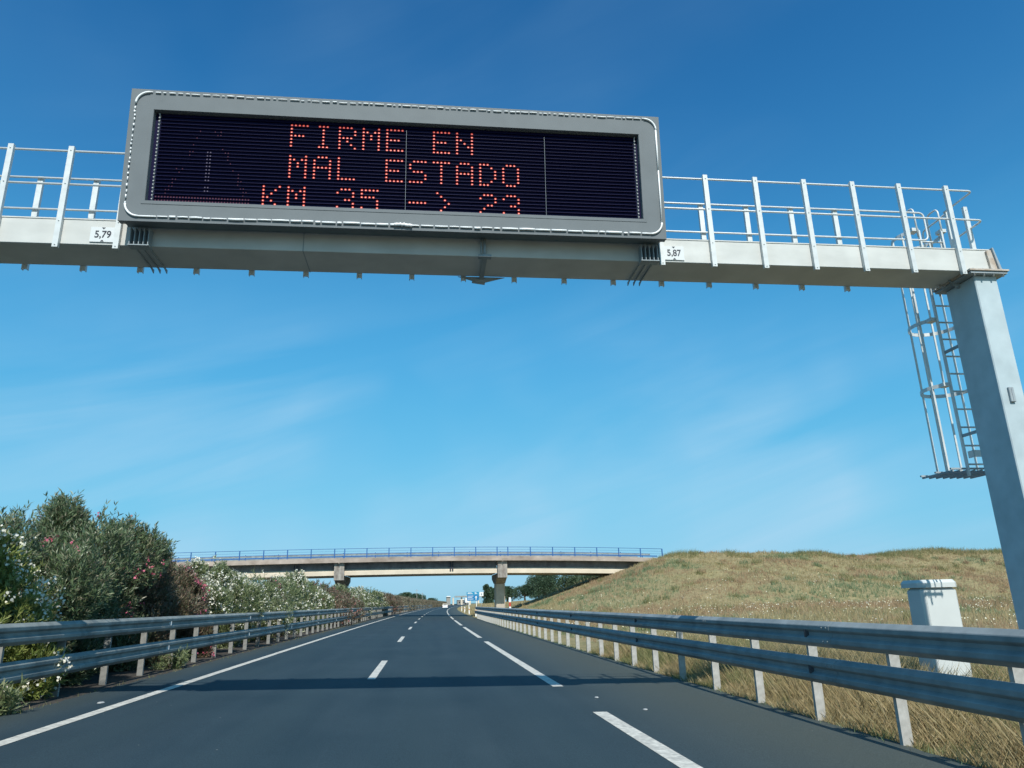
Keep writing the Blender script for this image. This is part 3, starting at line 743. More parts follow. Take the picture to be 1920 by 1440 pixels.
for k in range(5):
    x = -0.43 + 0.045*k; b.tube([sp(x, iz0 + random.uniform(-.01, .01), 0.02), sp(x + 0.05, iz0 + random.uniform(-.012, .012), 0.02)], 0.021, 6)
b.build('edge_cable', M['rope'], sign, kind='stuff')

# ------------------------------------------------------------------ guardrails
# profile of a W-beam: (depth behind the front face, height)
WP = [(0.066, 0.311), (0.055, 0.303), (0.004, 0.262), (0.0, 0.252), (0.0, 0.212), (0.005, 0.203), (0.040, 0.176), (0.040, 0.136), (0.005, 0.108), (0.0, 0.099), (0.0, 0.059), (0.004, 0.049), (0.055, 0.010), (0.066, 0.0)]
def guardrail(side, xf, y0, y1, step, label, mrail, mpost, zoff):
    """side +1: posts stand at larger x (right rail), -1: left rail"""
    g = empty('guardrail', (xf + curv(y0), y0, -SX*xf), label, 'guardrail')
    # rail panels, 4 m each, overlapping slightly
    n = int(math.ceil((y1 - y0)/4.0))
    for lvl, zb in enumerate(zoff):
        for k in range(n):
            a = y0 + 4.0*k; e = min(a + 4.22, y1)
            if lvl == 1 and side > 0 and k == n-1: e = min(e + 1.2, y1 + 1.2)
            prj = 0.004*(k % 2)
            rings = []
            m_ = 3
            for yy in np.linspace(a, e, m_):
                c = curv(yy); zb_ = zb - SX*xf
                front = [(xf + side*(p[0] - prj) + c, yy, zb_ + p[1]) for p in WP]
                back = [(xf + side*(p[0] - prj + 0.004) + c, yy, zb_ + p[1]) for p in reversed(WP)]
                rings.append(front + back)
            b = MB(); b.loft(rings)
            if a < 60:
                for dy in (0.06, 0.16):
                    for zz_ in (0.235, 0.075):
                        b.tube([(xf + side*0.002 + curv(a+dy), a + dy, zb - SX*xf + zz_), (xf - side*0.012 + curv(a+dy), a + dy, zb - SX*xf + zz_)], 0.011, 6)
            b.build('rail_panel', M[mrail], g)
    yy = y0 + 4.6
    while yy < 62:
        c = curv(yy)
        for zb in zoff:
            zc = zb - SX*xf + 0.156
            b = MB(); b.prism([(xf + side*0.036 + c, yy - 0.04), (xf + side*0.036 + c, yy + 0.05), (xf - side*0.002 + c, yy + 0.02), (xf - side*0.010 + c, yy - 0.02)], 'z', zc - 0.045, zc + 0.045)
            b.build('reflector', M['bolt_dark'] if side > 0 else M['plate'], g)
        yy += 8.0
    # posts: C-section, plus a spacer block behind the rails
    b = MB(); t = 0.006
    b.box(-0.06, 0.06, -t, 0, -0.3, 1.17); b.box(-0.06, -0.06 + t, 0, 0.05, -0.3, 1.17); b.box(0.06 - t, 0.06, 0, 0.05, -0.3, 1.17)
    o = b.build('post', M[mpost]); pme = o.data; bpy.data.objects.remove(o)
    b = MB()
    for zb in zoff:
        b.prism([(0, 0), (0.10, 0.02), (0.10, 0.10), (0, 0.12)], 'z', zb + 0.09, zb + 0.22)
        b.tube([(-0.0075, 0.06, zb + 0.156), (0.03, 0.06, zb + 0.156)], 0.018, 6)
    o = b.build('spacer', M[mpost]); sme = o.data; bpy.data.objects.remove(o)
    yy = y0 + 0.6
    gl = g.location
    while yy < y1:
        c = curv(yy)
        link('post', pme, g, (xf + side*0.235 + c - gl.x, yy - gl.y, -SX*xf - gl.z), (0, 0, random.uniform(-.04, .04)))
        if yy < 60:
            o = link('spacer', sme, g, (xf + side*0.062 + c - gl.x, yy - 0.06 - gl.y, -SX*xf - gl.z))
            if side < 0: o.scale = (-1, 1, 1)
        yy += step
    return g
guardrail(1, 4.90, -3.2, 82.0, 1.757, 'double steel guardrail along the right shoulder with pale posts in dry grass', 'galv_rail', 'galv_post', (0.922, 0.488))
guardrail(-1, -5.86, -2.0, 330.0, 1.90, 'double steel guardrail on the left in front of the oleander hedge', 'galv_rail_old', 'post_shade', (0.875, 0.345))

# ------------------------------------------------------------------ roadside cabinet
cab = empty('roadside_cabinet', (8.32, 11.6, 0.0), 'white roadside control cabinet with overhanging lid behind the right guardrail', 'cabinet')
cx0, cx1 = 8.01, 8.65
b = MB(); b.bbox(cx0, cx1, 11.37, 11.80, -0.12, 1.50, 0.05); body = b.build('body', M['cab'], cab)
b = MB(); poly = lambda i, z: [(cx0 - 0.03 + i + 0.09, 11.335 + i, z), (cx1 + 0.03 - i - 0.09, 11.335 + i, z), (cx1 + 0.03 - i, 11.335 + i + 0.09, z), (cx1 + 0.03 - i, 11.84 - i, z), (cx0 - 0.03 + i, 11.84 - i, z), (cx0 - 0.03 + i, 11.335 + i + 0.09, z)]
b.loft([poly(0, 1.502), poly(0, 1.575), poly(0.03, 1.625)]); b.build('lid', M['cab'], cab)
b = MB(); b.tube([(8.53, 11.372, 0.42), (8.53, 11.35, 0.42)], 0.014, 8); b.build('lock', M['bolt'], body)
b = MB(); b.box(cx0 + 0.06, cx1 - 0.06, 11.364, 11.368, 0.16, 1.46); b.build('door', M['cab'], body)
b = MB(); b.bbox(cx0 - 0.1, cx1 + 0.1, 11.28, 11.9, -0.5, 0.02, 0.02); b.build('plinth', M['concrete'], cab)

# small pale scraps on the asphalt
for i, (x, y, s_, lab) in enumerate([(-4.914, 12.7, 0.085, 'pale scrap beside the left edge line'), (2.77, 12.4, 0.05, 'small pale scrap just short of the gantry shadow, right of the dashes'), (3.14, 10.93, 0.05, 'pale chip on the hard shoulder beside the nearest long dash')]):
    b = MB()
    n = 7; ang = [2*math.pi*k/n for k in range(n)]
    base = [(x + s_*0.75*math.cos(a)*random.uniform(.7, 1), y + s_*1.2*math.sin(a)*random.uniform(.6, 1), -SX*x + 0.003) for a in ang]
    top = [(x + (p[0]-x)*0.8, y + (p[1]-y)*0.8, p[2] + 0.012) for p in base]
    b.loft([base, top]); o = b.build('litter_scrap', M['scrap']); tag(o, lab, 'litter', 'pale scraps on the asphalt')

# ------------------------------------------------------------------ vegetation builders
def unit(v): return v/np.linalg.norm(v, axis=1, keepdims=True)
def leaf_quads(P, D, Ln, Wd):
    """diamond leaves: P base, D direction, Ln length, Wd width -> verts (4n,3), faces"""
    n = len(P); r = rng.normal(size=(n, 3)); side = unit(np.cross(D, r))
    up = np.cross(side, D)
    V = np.empty((n, 4, 3))
    V[:, 0] = P; V[:, 1] = P + D*(Ln*0.45)[:, None] + side*(Wd/2)[:, None] + up*(Ln*0.05)[:, None]
    V[:, 2] = P + D*Ln[:, None]; V[:, 3] = P + D*(Ln*0.45)[:, None] - side*(Wd/2)[:, None] + up*(Ln*0.05)[:, None]
    return V.reshape(-1, 3), np.arange(4*n).reshape(n, 4)
def shrub_shape(rad, h, nshoot, seed, gaps=0.35):
    """shoot tips + directions in a lumpy dome standing on the ground"""
    g = np.random.default_rng(seed)
    nl = 9
    lc = np.stack([g.normal(0, rad*0.42, nl), g.normal(0, rad*0.42, nl), g.uniform(h*0.30, h*0.82, nl)], 1)
    lr = g.uniform(0.38, 0.62, nl)*rad
    lc[0] = (0, 0, h*0.5); lr[0] = rad*0.8
    for q_ in range(3): lc[2 + q_] = (rad*0.5*math.cos(q_*2.1 + seed), rad*0.5*math.sin(q_*2.1 + seed), h*0.20); lr[2 + q_] = rad*0.45
    lc[1] = (g.normal(0, .2*rad), g.normal(0, .2*rad), h - rad*0.33); lr[1] = rad*0.36
    k = g.integers(0, nl, nshoot*2)
    d = unit(g.normal(size=(nshoot*2, 3))*np.array([1, 1, 1.0]))
    rr = lr[k]*(g.uniform(0.35, 1.0, nshoot*2)**0.45)
    P = lc[k] + d*rr[:, None]*np.array([1, 1, 1.15])
    P[:, 2] += np.where(g.random(nshoot*2) < 0.05, g.uniform(0.1, 0.4, nshoot*2), 0)
    ok = (P[:, 2] > 0.12) & (P[:, 2] < h*1.06)
    # remove pockets
    q = vnoise(P[:, 0]*2.1 + 5 + seed, P[:, 2]*2.1 + 3*P[:, 1], seed)
    ok &= (q > gaps) | (g.random(nshoot*2) < 0.35)
    P = P[ok][:nshoot]; d = d[ok][:nshoot]
    D = unit(d*0.75 + np.array([0, 0, 0.75]) + g.normal(0, 0.22, P.shape))
    return P, D, g
def shrub_meshes(name, rad, h, nshoot, seed, leafm, flm, nfl, leafl=0.13, per=13, gaps=0.35, low=0):
    P, D, g = shrub_shape(rad, h, nshoot, seed, gaps)
    n = len(P)
    t = g.random((n, per)); 
    Pb = (P[:, None, :] - D[:, None, :]*(0.30*t)[:, :, None]).reshape(-1, 3)
    DD = np.repeat(D, per, 0); rnd = unit(g.normal(size=DD.shape)); rnd = unit(np.cross(DD, rnd))
    dd = unit(DD*0.75 + rnd*g.uniform(0.35, 0.75, len(DD))[:, None])
    ln = leafl*g.uniform(0.6, 1.15, len(DD)); wd = ln*0.19
    V, F = leaf_quads(Pb, dd, ln, wd)
    leaf = npmesh(name + '_leaves', V, F, M[leafm])
    # blossoms in clusters at shoot tips
    fl = None
    if nfl:
        w_ = vnoise(P[:, 0]*1.3 + seed, P[:, 2]*1.3 + P[:, 1], seed + 4) + g.random(n)*0.5
        pick = np.argsort(-w_)[:nfl]
        pb = np.repeat(P[pick] + D[pick]*0.06, 5, 0); pb = pb + g.normal(0, 0.035, pb.shape)
        nn = unit(np.repeat(D[pick], 5, 0)*0.5 + g.normal(0, 0.8, pb.shape)); a = unit(np.cross(nn, g.normal(size=nn.shape))); c = np.cross(nn, a)
        R0 = g.uniform(0.016, 0.030, len(pb))*(leafl/0.13)
        k = 6; VV = np.empty((len(pb), k, 3))
        for i in range(k):
            th = 2*math.pi*i/k; rr = R0*(1.0 if i % 2 == 0 else 0.8)
            VV[:, i] = pb + a*(rr*math.cos(th))[:, None] + c*(rr*math.sin(th))[:, None] + nn*(0.006 if i % 2 == 0 else 0)
        fl = npmesh(name + '_blossoms', VV.reshape(-1, 3), np.arange(len(pb)*k).reshape(-1, k), M[flm])
    # stems
    b = MB(); gg = random.Random(seed)
    for i in range(9):
        a = 2*math.pi*i/9 + gg.uniform(-.3, .3); r1 = rad*gg.uniform(.3, .7)
        b.tube([(0.12*math.cos(a), 0.12*math.sin(a), -0.1), (r1*0.4*math.cos(a), r1*0.4*math.sin(a), h*0.35), (r1*math.cos(a), r1*math.sin(a), h*0.72)], 0.028, 5, r1=0.01)
    o = b.build('stems', M['stem']); st = o.data; bpy.data.objects.remove(o)
    return leaf, fl, st
def place_shrub(meshes, x, y, z, label, group=None, rot=0, sc=1.0, name='oleander_shrub', cat='shrub'):
    t = empty(name, (x, y, z), label, cat, group)
    leaf, fl, st = meshes
    for nm, me in (('foliage', leaf), ('blossoms', fl), ('stems', st)):
        if me is None: continue
        link(nm, me, t, (0, 0, 0), (0, 0, rot), (sc, sc, sc) if not isinstance(sc, tuple) else sc)
    return t
XH = -7.42
def hz(y): return SX*6
near = [
 # y, dx, radius, height, shoots, leaf, flower, nflower, label
 (6.2, 0.0, 1.35, 2.7, 1600, 'leafL', 'flW', 100, 'added oleander just outside the left edge of the view, shading the left posts'),  # out-of-view shrub added to throw shade on the left posts
 (8.4, 0.0, 1.35, 2.7, 1800, 'leafL', 'flW', 100, 'added unseen oleander shading the nearest stretch of left rail'),  # also unseen, added for its shade on the nearest posts
 (10.6, 0.0, 1.35, 2.6, 2600, 'leafL', 'flW', 300, 'cream flowering oleander at the left edge of the view, nearest to the camera'),
 (13.2, 0.35, 1.35, 2.85, 5200, 'leafY', 'flW', 760, 'yellow-green oleander with cream blossoms in front of the tall dark one'),
 (15.2, -1.5, 1.45, 3.65, 3400, 'leafD', 'flW', 60, 'tall dark oleander rising behind the yellow-green one at far left'),
 (15.6, 0.05, 1.25, 3.1, 3400, 'leafD', 'flP', 40, 'dark green oleander left of the tallest shrub'),
 (16.8, -0.2, 1.45, 4.3, 4800, 'leafD', 'flP', 60, 'tallest oleander with pink blossoms at its top'),
 (18.8, -0.25, 1.35, 4.0, 4600, 'leafD', 'flP', 90, 'tall dense oleander just right of the tallest, pink tips'),
 (20.9, 0.0, 1.25, 3.2, 3400, 'leafR', 'flP', 230, 'ruddy oleander with pink blossoms where the tall hedge steps down'),
 (23.3, 0.35, 1.10, 2.75, 2400, 'leafR', 'flP', 150, 'low reddish oleander with pink blooms beside the first pale shrub'),
 (25.2, -0.2, 1.25, 2.9, 2800, 'leafL', 'flW', 1100, 'first pale cream-flowering oleander right of the reddish one'),
 (28.3, -0.35, 1.35, 3.3, 2800, 'leafL', 'flW', 1050, 'cream oleander with a pointed tip below the blue bridge railing'),
 (31.2, -0.4, 1.4, 2.95, 2600, 'leafL', 'flW', 1000, 'rounded cream oleander left of the bridge girder end'),
 (34.2, -0.35, 1.4, 2.95, 2400, 'leafL', 'flW', 900, 'pale oleander whose top meets the bridge girder'),
 (37.2, -0.15, 1.3, 2.9, 1900, 'leafR', 'flP', 130, 'oleander with deep pink blossoms low in the pale hedge'),
 (40.5, -0.45, 1.6, 3.05, 2000, 'leafL', 'flW', 700, 'pale oleander right after the deep pink one'),
]
back = shrub_meshes('oleander_back', 1.6, 2.5, 1300, 77, 'leafD', None, 0, 0.20, 9, 0.0)
for i, y in enumerate(np.arange(9.5, 46, 2.1)):
    place_shrub(back, XH - 2.3 + curv(y), float(y), SX*6 - 0.1, 'dark green oleander of the back row, mostly hidden behind the flowering hedge', 'back row oleanders', i*1.9, random.uniform(.9, 1.05))
for i, (y, dx, rad, h, ns, lf, fl, nf, lab) in enumerate(near):
    h *= 0.88 if h > 3.4 else 0.93
    me = shrub_meshes('oleander', rad, h, ns, 100 + i, lf, fl, nf, 0.135 if y < 22 else 0.15, 13 if y < 30 else 10)
    place_shrub(me, XH + dx + curv(y), y, SX*6 - 0.1, lab, 'oleander shrubs in the median hedge')
vw = [shrub_meshes('oleander_far', 1.7, 3.05, 1100, 300 + k, 'leafL' if k < 3 else 'leafR', 'flW' if k < 3 else 'flR', 460 if k < 3 else 200, 0.24, 8, 0.3) for k in range(4)]
y = 43.8; i = 0
while y < 142:
    k = 3 if (56 < y < 66 or y > 112) else i % 3
    rk = 1 + sum(1 for o_ in bpy.data.objects if o_.get('group') == 'reddish oleanders short of the bridge')
    lab = ('cream flowering oleander in the even stretch of hedge leading up to the bridge' if k < 3 else ('reddish oleander breaking the pale hedge short of the bridge, %s of four from the camera' % ('nearest', 'second', 'third', 'last')[min(3, rk - 1)] if y < 80 else 'reddish-brown oleander in the hedge beyond the bridge'))
    grp = {0: 'pale oleanders in the far hedge', 1: 'reddish oleanders short of the bridge', 2: 'reddish-brown oleanders beyond the bridge'}[0 if k < 3 else (1 if y < 80 else 2)]
    place_shrub(vw[k], XH - 0.45 + curv(y), y, SX*6 - 0.1, lab, grp, random.uniform(0, 6.28), random.uniform(0.92, 1.1)); y += 3.1; i += 1
vb = [shrub_meshes('brown_hedge', 2.4, 2.9, 900, 320 + k, 'leafB', 'flR', 30, 0.42, 7, 0.1) for k in range(2)]
i = 0
while y < 540:
    place_shrub(vb[i % 2], XH - 0.6 + curv(y), y, SX*6 - 0.1, 'brownish clipped hedge shrub on the far bend beyond the bridge', 'brown hedge shrubs on the far bend', random.uniform(0, 6.28), (1.0, 1.0, random.uniform(0.96, 1.06))); y += 4.3; i += 1
# low shoots creeping out under the left rail
for (x, y, lab) in ((-5.85, 11.6, 'low green oleander shoot creeping out under the left rail, nearest'), (-6.0, 19.4, 'leafy shoot under the left rail beside a pale post')):
    me = shrub_meshes('shoot', 0.42, 0.5, 90, int(y*10), 'leafL', None, 0, 0.13, 12, 0.0)
    place_shrub(me, x, y, SX*6 - 0.08, lab, None, 0, 1.0, 'low_shoot', 'plant')

# ------------------------------------------------------------------ grass on the right
def blades(P, h, wdt, lean, name, m, per=3):
    """P clump positions; each blade = 1 tall bent triangle pair"""
    n = len(P)*per
    p = np.repeat(P, per, 0) + np.concatenate([rng.normal(0, 1, (n, 2))*np.maximum(np.repeat(wdt, per)*3.0, 0.022)[:, None], np.zeros((n, 1))], 1)
    hh = np.repeat(h, per)*rng.uniform(0.55, 1.2, n); ww = np.repeat(wdt, per)
    a = rng.uniform(0, 2*math.pi, n); sx = np.cos(a)*ww; sy = np.sin(a)*ww
    la = rng.uniform(0, 2*math.pi, n); ll = hh*rng.uniform(0.1, lean, n)
    V = np.empty((n, 4, 3))
    V[:, 0] = p; V[:, 1] = p + np.stack([sx, sy, np.zeros(n)], 1)
    mid = p + np.stack([np.cos(la)*ll*0.485 + sx*0.8, np.sin(la)*ll*0.485 + sy*0.8, hh*0.5], 1)
    tip = p + np.stack([np.cos(la)*ll, np.sin(la)*ll, hh], 1)
    V[:, 2] = mid; V[:, 3] = tip
    F = np.arange(4*n).reshape(n, 4)
    V[:, 0, 2] -= 0.03; V[:, 1, 2] -= 0.03
    return npmesh(name, V.reshape(-1, 3), F, M[m])
def scatter(n, x0, x1, y0, y1, power=1.0):
    y = y0 + (y1 - y0)*rng.random(n)**power; x = rng.uniform(x0, x1, n) + cur(y)
    return x, y
def patch(x, y, lo, hi, sc, seed): 
    q = vnoise(x*sc, y*sc, seed)*0.6 + vnoise(x*sc*2.7, y*sc*2.7, seed + 1)*0.4
    return (q > lo) & (q < hi)
def mkgrass(name, m, x, y, h, wdt, lean, per, label):
    z = ground_z(x, y)
    P = np.stack([x, y, z], 1)
    o = link(name, blades(P, h, wdt, lean, name, m, per))
    tag(o, label, None, kind='stuff')
# near verge around the guardrail posts
x, y = scatter(42000, 5.12, 9.8, 3.5, 24, 1.0)
k = (rng.random(len(x)) < 1.15 - 0.12*(x - 5.1)) & ~((x > 6.7) & (x < 8.6) & (y > 8.0) & (y < 9.6) & (rng.random(len(x)) < .93)) & ~((x > 7.8) & (x < 8.8) & (y > 11.0) & (y < 11.95)) & ~((x > 7.3) & (x < 8.8) & (y > 10.0) & (y < 11.0) & (rng.random(len(x)) < .6))
x, y = x[k], y[k]
q = vnoise(x*0.9, y*0.9, 40)*0.5 + vnoise(x*2.6, y*2.6, 41)*0.5
edge = np.clip((x - cur(y) - 5.1)/0.9, 0.18, 1)
hgt = (0.10 + 0.30*q + 0.22*(rng.random(len(x)) < 0.22))*edge**0.6
g1 = q < 0.44; g2 = (q >= 0.44) & (q < 0.56); g3 = q >= 0.56
mkgrass('dry_grass', 'dry', x[g3 | g2], y[g3 | g2], hgt[g3 | g2], rng.uniform(0.0018, 0.0038, (g3 | g2).sum()), 1.0, 7, 'straw-coloured grass round the posts of the right guardrail')
mkgrass('green_grass', 'olive', x[g1], y[g1], hgt[g1]*1.05, rng.uniform(0.0020, 0.0042, g1.sum()), 0.9, 7, 'olive grass tufts behind the right guardrail')
# mid and far slope
x, y = scatter(48000, 6.5, 84, 20, 91, 0.85)
k = (x < 6 + (y)*0.95); x, y = x[k], y[k]
q = vnoise(x*0.13, y*0.13, 50)*0.45 + vnoise(x*0.5, y*0.5, 51)*0.35 + vnoise(x*1.6, y*1.6, 52)*0.2
dist = np.sqrt(x*x + y*y)
hgt = rng.uniform(0.12, 0.36, len(x)) + 0.25*(vnoise(x*0.28, y*0.28, 53) > 0.62)*rng.random(len(x))
wd = 0.004 + dist*0.00032
isg = patch(x, y, 0.66, 1.0, 0.14, 60) | ((np.hypot((x - 20)*0.5, (y - 74)*0.28) < 2.4) & (rng.random(len(x)) < .7))
isr = (~isg) & (patch(x, y, 0.52, 1.0, 0.09, 70) | ((np.hypot((x - 23.5)*0.32, (y - 83)*0.2) < 1.5)))
iso = (~isg) & (~isr) & (q < 0.33)
isd = ~(isg | isr | iso)
for nm, mm, kk, lab in (('slope_straw', 'dry', isd, 'straw grass covering the embankment'), ('slope_olive', 'olive', iso, 'olive grass patches on the embankment'), ('slope_green', 'greenw', isg, 'green weeds on the embankment'), ('slope_russet', 'russet', isr, 'russet dry grass on the embankment')):
    mkgrass(nm, mm, x[kk], y[kk], hgt[kk], wd[kk], 0.8, 4, lab)
# separate scrubby clumps standing above the grass
cx_, cy_ = scatter(330, 7.5, 80, 22, 88, 0.8)
kk = cx_ < 6 + cy_*0.93; cx_, cy_ = cx_[kk], cy_[kk]
rad_ = rng.uniform(0.25, 0.8, len(cx_)); n_ = 34
x = np.repeat(cx_, n_) + rng.normal(0, 1, len(cx_)*n_)*np.repeat(rad_, n_)*0.55; y = np.repeat(cy_, n_) + rng.normal(0, 1, len(cx_)*n_)*np.repeat(rad_, n_)*0.55
hh_ = np.repeat(rng.uniform(0.25, 0.62, len(cx_)), n_)*rng.uniform(0.6, 1.1, len(x))
sel = np.repeat(rng.random(len(cx_)), n_); wd_ = 0.006 + 0.00028*np.hypot(x, y)
for nm, mm, lo, hi, lab in (('weed_clumps', 'olive', 0, .35, 'olive weed clumps standing up on the embankment'), ('dry_clumps', 'russet', .35, .85, 'dry russet weed clumps on the embankment'), ('green_clumps', 'greenw', .85, 1.1, 'fresh green weed clumps on the embankment')):
    k_ = (sel >= lo) & (sel < hi)
    mkgrass(nm, mm, x[k_], y[k_], hh_[k_], wd_[k_], 0.7, 3, lab)
# taller weeds along the ridge
x = rng.uniform(27, 84, 4200); y = rng.uniform(85.0, 91, 4200)
k = vnoise(x*0.35, y*0.1, 80) > 0.42; x, y = x[k], y[k]
mkgrass('ridge_weeds', 'olive', x, y, rng.uniform(0.2, 0.5, len(x)) + 0.35*vnoise(x*0.7, y*0.2, 81), np.full(len(x), 0.022), 0.7, 5, 'taller weeds along the embankment ridge')
# beyond the bridge
x, y = scatter(9000, 5.6, 60, 96, 260, 1.3)
mkgrass('field_grass', 'dry', x, y, rng.uniform(0.15, 0.4, len(x)), np.full(len(x), 0.05), 0.8, 4, 'dry field grass beyond the bridge')
# daisies
x, y = scatter(42000, 6.3, 48, 7, 78, 1.4)
q = vnoise(x*0.35, y*0.35, 90)*0.5 + vnoise(x*1.2, y*1.2, 91)*0.5
dens = np.clip((q - 0.50)/0.25, 0.02, 1)*np.clip(1.25 - y/70, 0.12, 1)
k = (rng.random(len(x)) < dens*0.55) & (x < 8 + y*0.9) & ~((x > 6.6) & (x < 8.8) & (y > 8.2) & (y < 12))
x, y = x[k], y[k]
z = ground_z(x, y) + rng.uniform(0.15, 0.42, len(x))
P = np.stack([x, y, z], 1); nn = unit(np.stack([rng.normal(0, .35, len(x)), rng.normal(-.35, .35, len(x)), np.full(len(x), .9)], 1))
a = unit(np.cross(nn, rng.normal(size=nn.shape))); c = np.cross(nn, a); r0 = rng.uniform(0.013, 0.022, len(x)) + 0.00035*y
VV = np.empty((len(x), 6, 3))
for i in range(6):
    th = 2*math.pi*i/6; VV[:, i] = P + a*(r0*math.cos(th))[:, None] + c*(r0*math.sin(th))[:, None]
tag(link('daisies', npmesh('daisies', VV.reshape(-1, 3), np.arange(len(x)*6).reshape(-1, 6), M['daisy'])), 'small white wildflowers scattered over the grass', None, kind='stuff')
# grit and weeds on the shoulder's edge
x, y = scatter(1500, 5.02, 5.22, 3, 60, 1.0)
mkgrass('verge_weeds', 'greenw', x, y, rng.uniform(0.03, 0.12, len(x)), rng.uniform(0.006, 0.012, len(x)), 0.9, 3, 'small weeds along the edge of the asphalt')
x, y = scatter(700, -5.75, -5.5, 6, 70, 1.0)
mkgrass('left_verge_weeds', 'olive', x, y, rng.uniform(0.03, 0.10, len(x)), rng.uniform(0.006, 0.012, len(x)), 0.9, 3, 'sparse weeds along the left asphalt edge')

# ------------------------------------------------------------------ bridge
br = empty('road_bridge', (9.5, 96, 0), 'concrete road bridge with blue railings crossing the motorway', 'bridge')
def zd(x): return 6.95 - 0.0032*x - 0.00063*x*x*(1 if x > 0 else 0.45)
XB = list(np.linspace(-52, 30.3, 30))
def ribbon(name, y0, y1, lo, hi, m, x0=-52, x1=30.3, parent=br, n=28, jagm=0):
    b = MB(); rings = []
    for x in np.linspace(x0, x1, n):
        zt = zd(x)
        rings.append([(x, y0, zt + lo), (x, y1, zt + lo), (x, y1, zt + hi), (x, y0, zt + hi)])
    b.loft(rings); return b.build(name, M[m], parent)
ribbon('deck_slab', 92.0, 101.0, -0.30, 0.02, 'bridge_dark')
ribbon('edge_beam', 91.9, 92.35, -0.40, 0.12, 'bridge_edge')
ribbon('edge_beam', 100.65, 101.1, -0.52, 0.16, 'bridge_light')
# I-girders, one length per span
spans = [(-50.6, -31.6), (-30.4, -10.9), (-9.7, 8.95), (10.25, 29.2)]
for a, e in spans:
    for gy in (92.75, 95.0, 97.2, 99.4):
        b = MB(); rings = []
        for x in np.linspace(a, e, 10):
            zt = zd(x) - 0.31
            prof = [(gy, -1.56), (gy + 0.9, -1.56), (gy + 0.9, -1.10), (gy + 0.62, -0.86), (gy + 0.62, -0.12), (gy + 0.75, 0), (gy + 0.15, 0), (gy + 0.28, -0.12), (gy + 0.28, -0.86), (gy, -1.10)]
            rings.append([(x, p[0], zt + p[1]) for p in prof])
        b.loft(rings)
        b.m = [0 if (fi % 10) in (0, 1, 2, 8, 9) or fi >= 90 else 1 for fi in range(len(b.m))]  # flange pale, web faces in the shade-darkened colour
        b.build('girder', [M['bridge_pale'], M['bridge_web_shade']], br)
for px in (-31.0, -10.3, 9.6):
    zt = zd(px) - 0.31
    b = MB(); b.bbox(px - 0.60, px + 0.60, 92.3, 93.2, zt - 2.15, zt + 0.02, 0.03); cap = b.build('cap_end', M['bridge_stained'], br)
    b = MB()
    rings = [[(px - w_, yy, zt - lo), (px + w_, yy, zt - lo), (px + w_, yy, zt - 1.58), (px - w_, yy, zt - 1.58)] for yy, lo, w_ in ((93.2, 2.1, .62), (95.2, 2.75, .62), (97.8, 2.75, .62), (100.6, 2.1, .62))]
    b.loft(rings); b.build('pier_cap', M['bridge_stained'], br)
    b = MB(); b.bbox(px - 0.6, px + 0.6, 95.4, 97.6, -0.6, zt - 2.7, 0.12); b.build('pier_shaft', M['bridge_light'], br)
    b = MB(); b.box(px - 0.05, px + 0.05, 91.86, 91.9, zt - 0.2, zt + 0.45); b.build('joint_cover', M['bridge_dark'], br)
# rain-outlet stain brackets
for px in (-15.5, 3.3, ):
    b = MB()
    for d in (-0.22, 0.06): b.box(px + d, px + d + 0.16, 92.62, 92.74, zd(px) - 1.55, zd(px) - 0.55)
    b.build('drain_bracket', M['black'], br)
# abutment
zt = zd(29.8)
b = MB(); b.prism([(29.3, zt - 3.2), (31.5, zt - 3.2), (31.5, zt - 0.3), (29.3, zt - 0.3)], 'y', 92.1, 101); b.build('abutment', M['bridge_light'], br)
b = MB(); b.prism([(29.7, zt - 0.52), (30.35, zt + 0.1), (31.2, zt - 1.0), (30.6, zt - 1.5)], 'y', 91.6, 92.08); b.build('wing_wall', M['bridge_light'], br)
# railings on both sides
def brail(yv, m='blue', dz=0.14):
    for h, r in ((1.11, 0.032), (0.80, 0.014), (0.48, 0.014)):
        b = MB(); b.tube([(x, yv, zd(x) + dz + h) for x in np.linspace(-51, 30.2, 26)], r, 6); b.build('railing_bar', M[m], br)
    b = MB(); rings = []
    for x in np.linspace(-51, 29.5, 26):
        z_ = zd(x) + dz; rings.append([(x, yv + 0.1, z_ + 0.12), (x, yv + 0.16, z_ + 0.12), (x, yv + 0.16, z_ + 0.26), (x, yv + 0.1, z_ + 0.26)])
    b.loft(rings); b.build('kerb_rail', M[m], br)
    xs_ = []
    for a, e in ((-51, -31.6), (-30.4, -10.9), (-9.7, 8.95), (10.3, 30.15)):
        xs_ += list(np.linspace(a, e, 8))
    for x in xs_:
        b = MB(); b.box(x - 0.055, x + 0.055, yv - 0.05, yv + 0.05, zd(x) + dz + 0.0, zd(x) + dz + 1.14); b.build('railing_post', M[m], br)
brail(92.12)
brail(100.9)
b = MB(); b.tube([(30.2, 92.12, zd(30.2) + 1.25), (30.2, 92.12, zd(30) + 0.2)], 0.04, 6); b.build('railing_post', M['blue'], br)
# traffic barrier inside the railing
for yv in (93.6, 99.3):
    b = MB(); rings = []
    for x in np.linspace(-51, 29, 20):
        z_ = zd(x) + 0.02; rings.append([(x, yv, z_ + 0.50), (x, yv + 0.05, z_ + 0.50), (x, yv + 0.05, z_ + 0.72), (x, yv, z_ + 0.72)])
    b.loft(rings); b.build('barrier_rail', M['galv_rail'], br)
    for x in np.arange(-49, 28.5, 3.9):
        b = MB(); b.box(x - 0.05, x + 0.05, yv + 0.05, yv + 0.12, zd(x), zd(x) + 0.85); b.build('barrier_post', M['blue'], br)

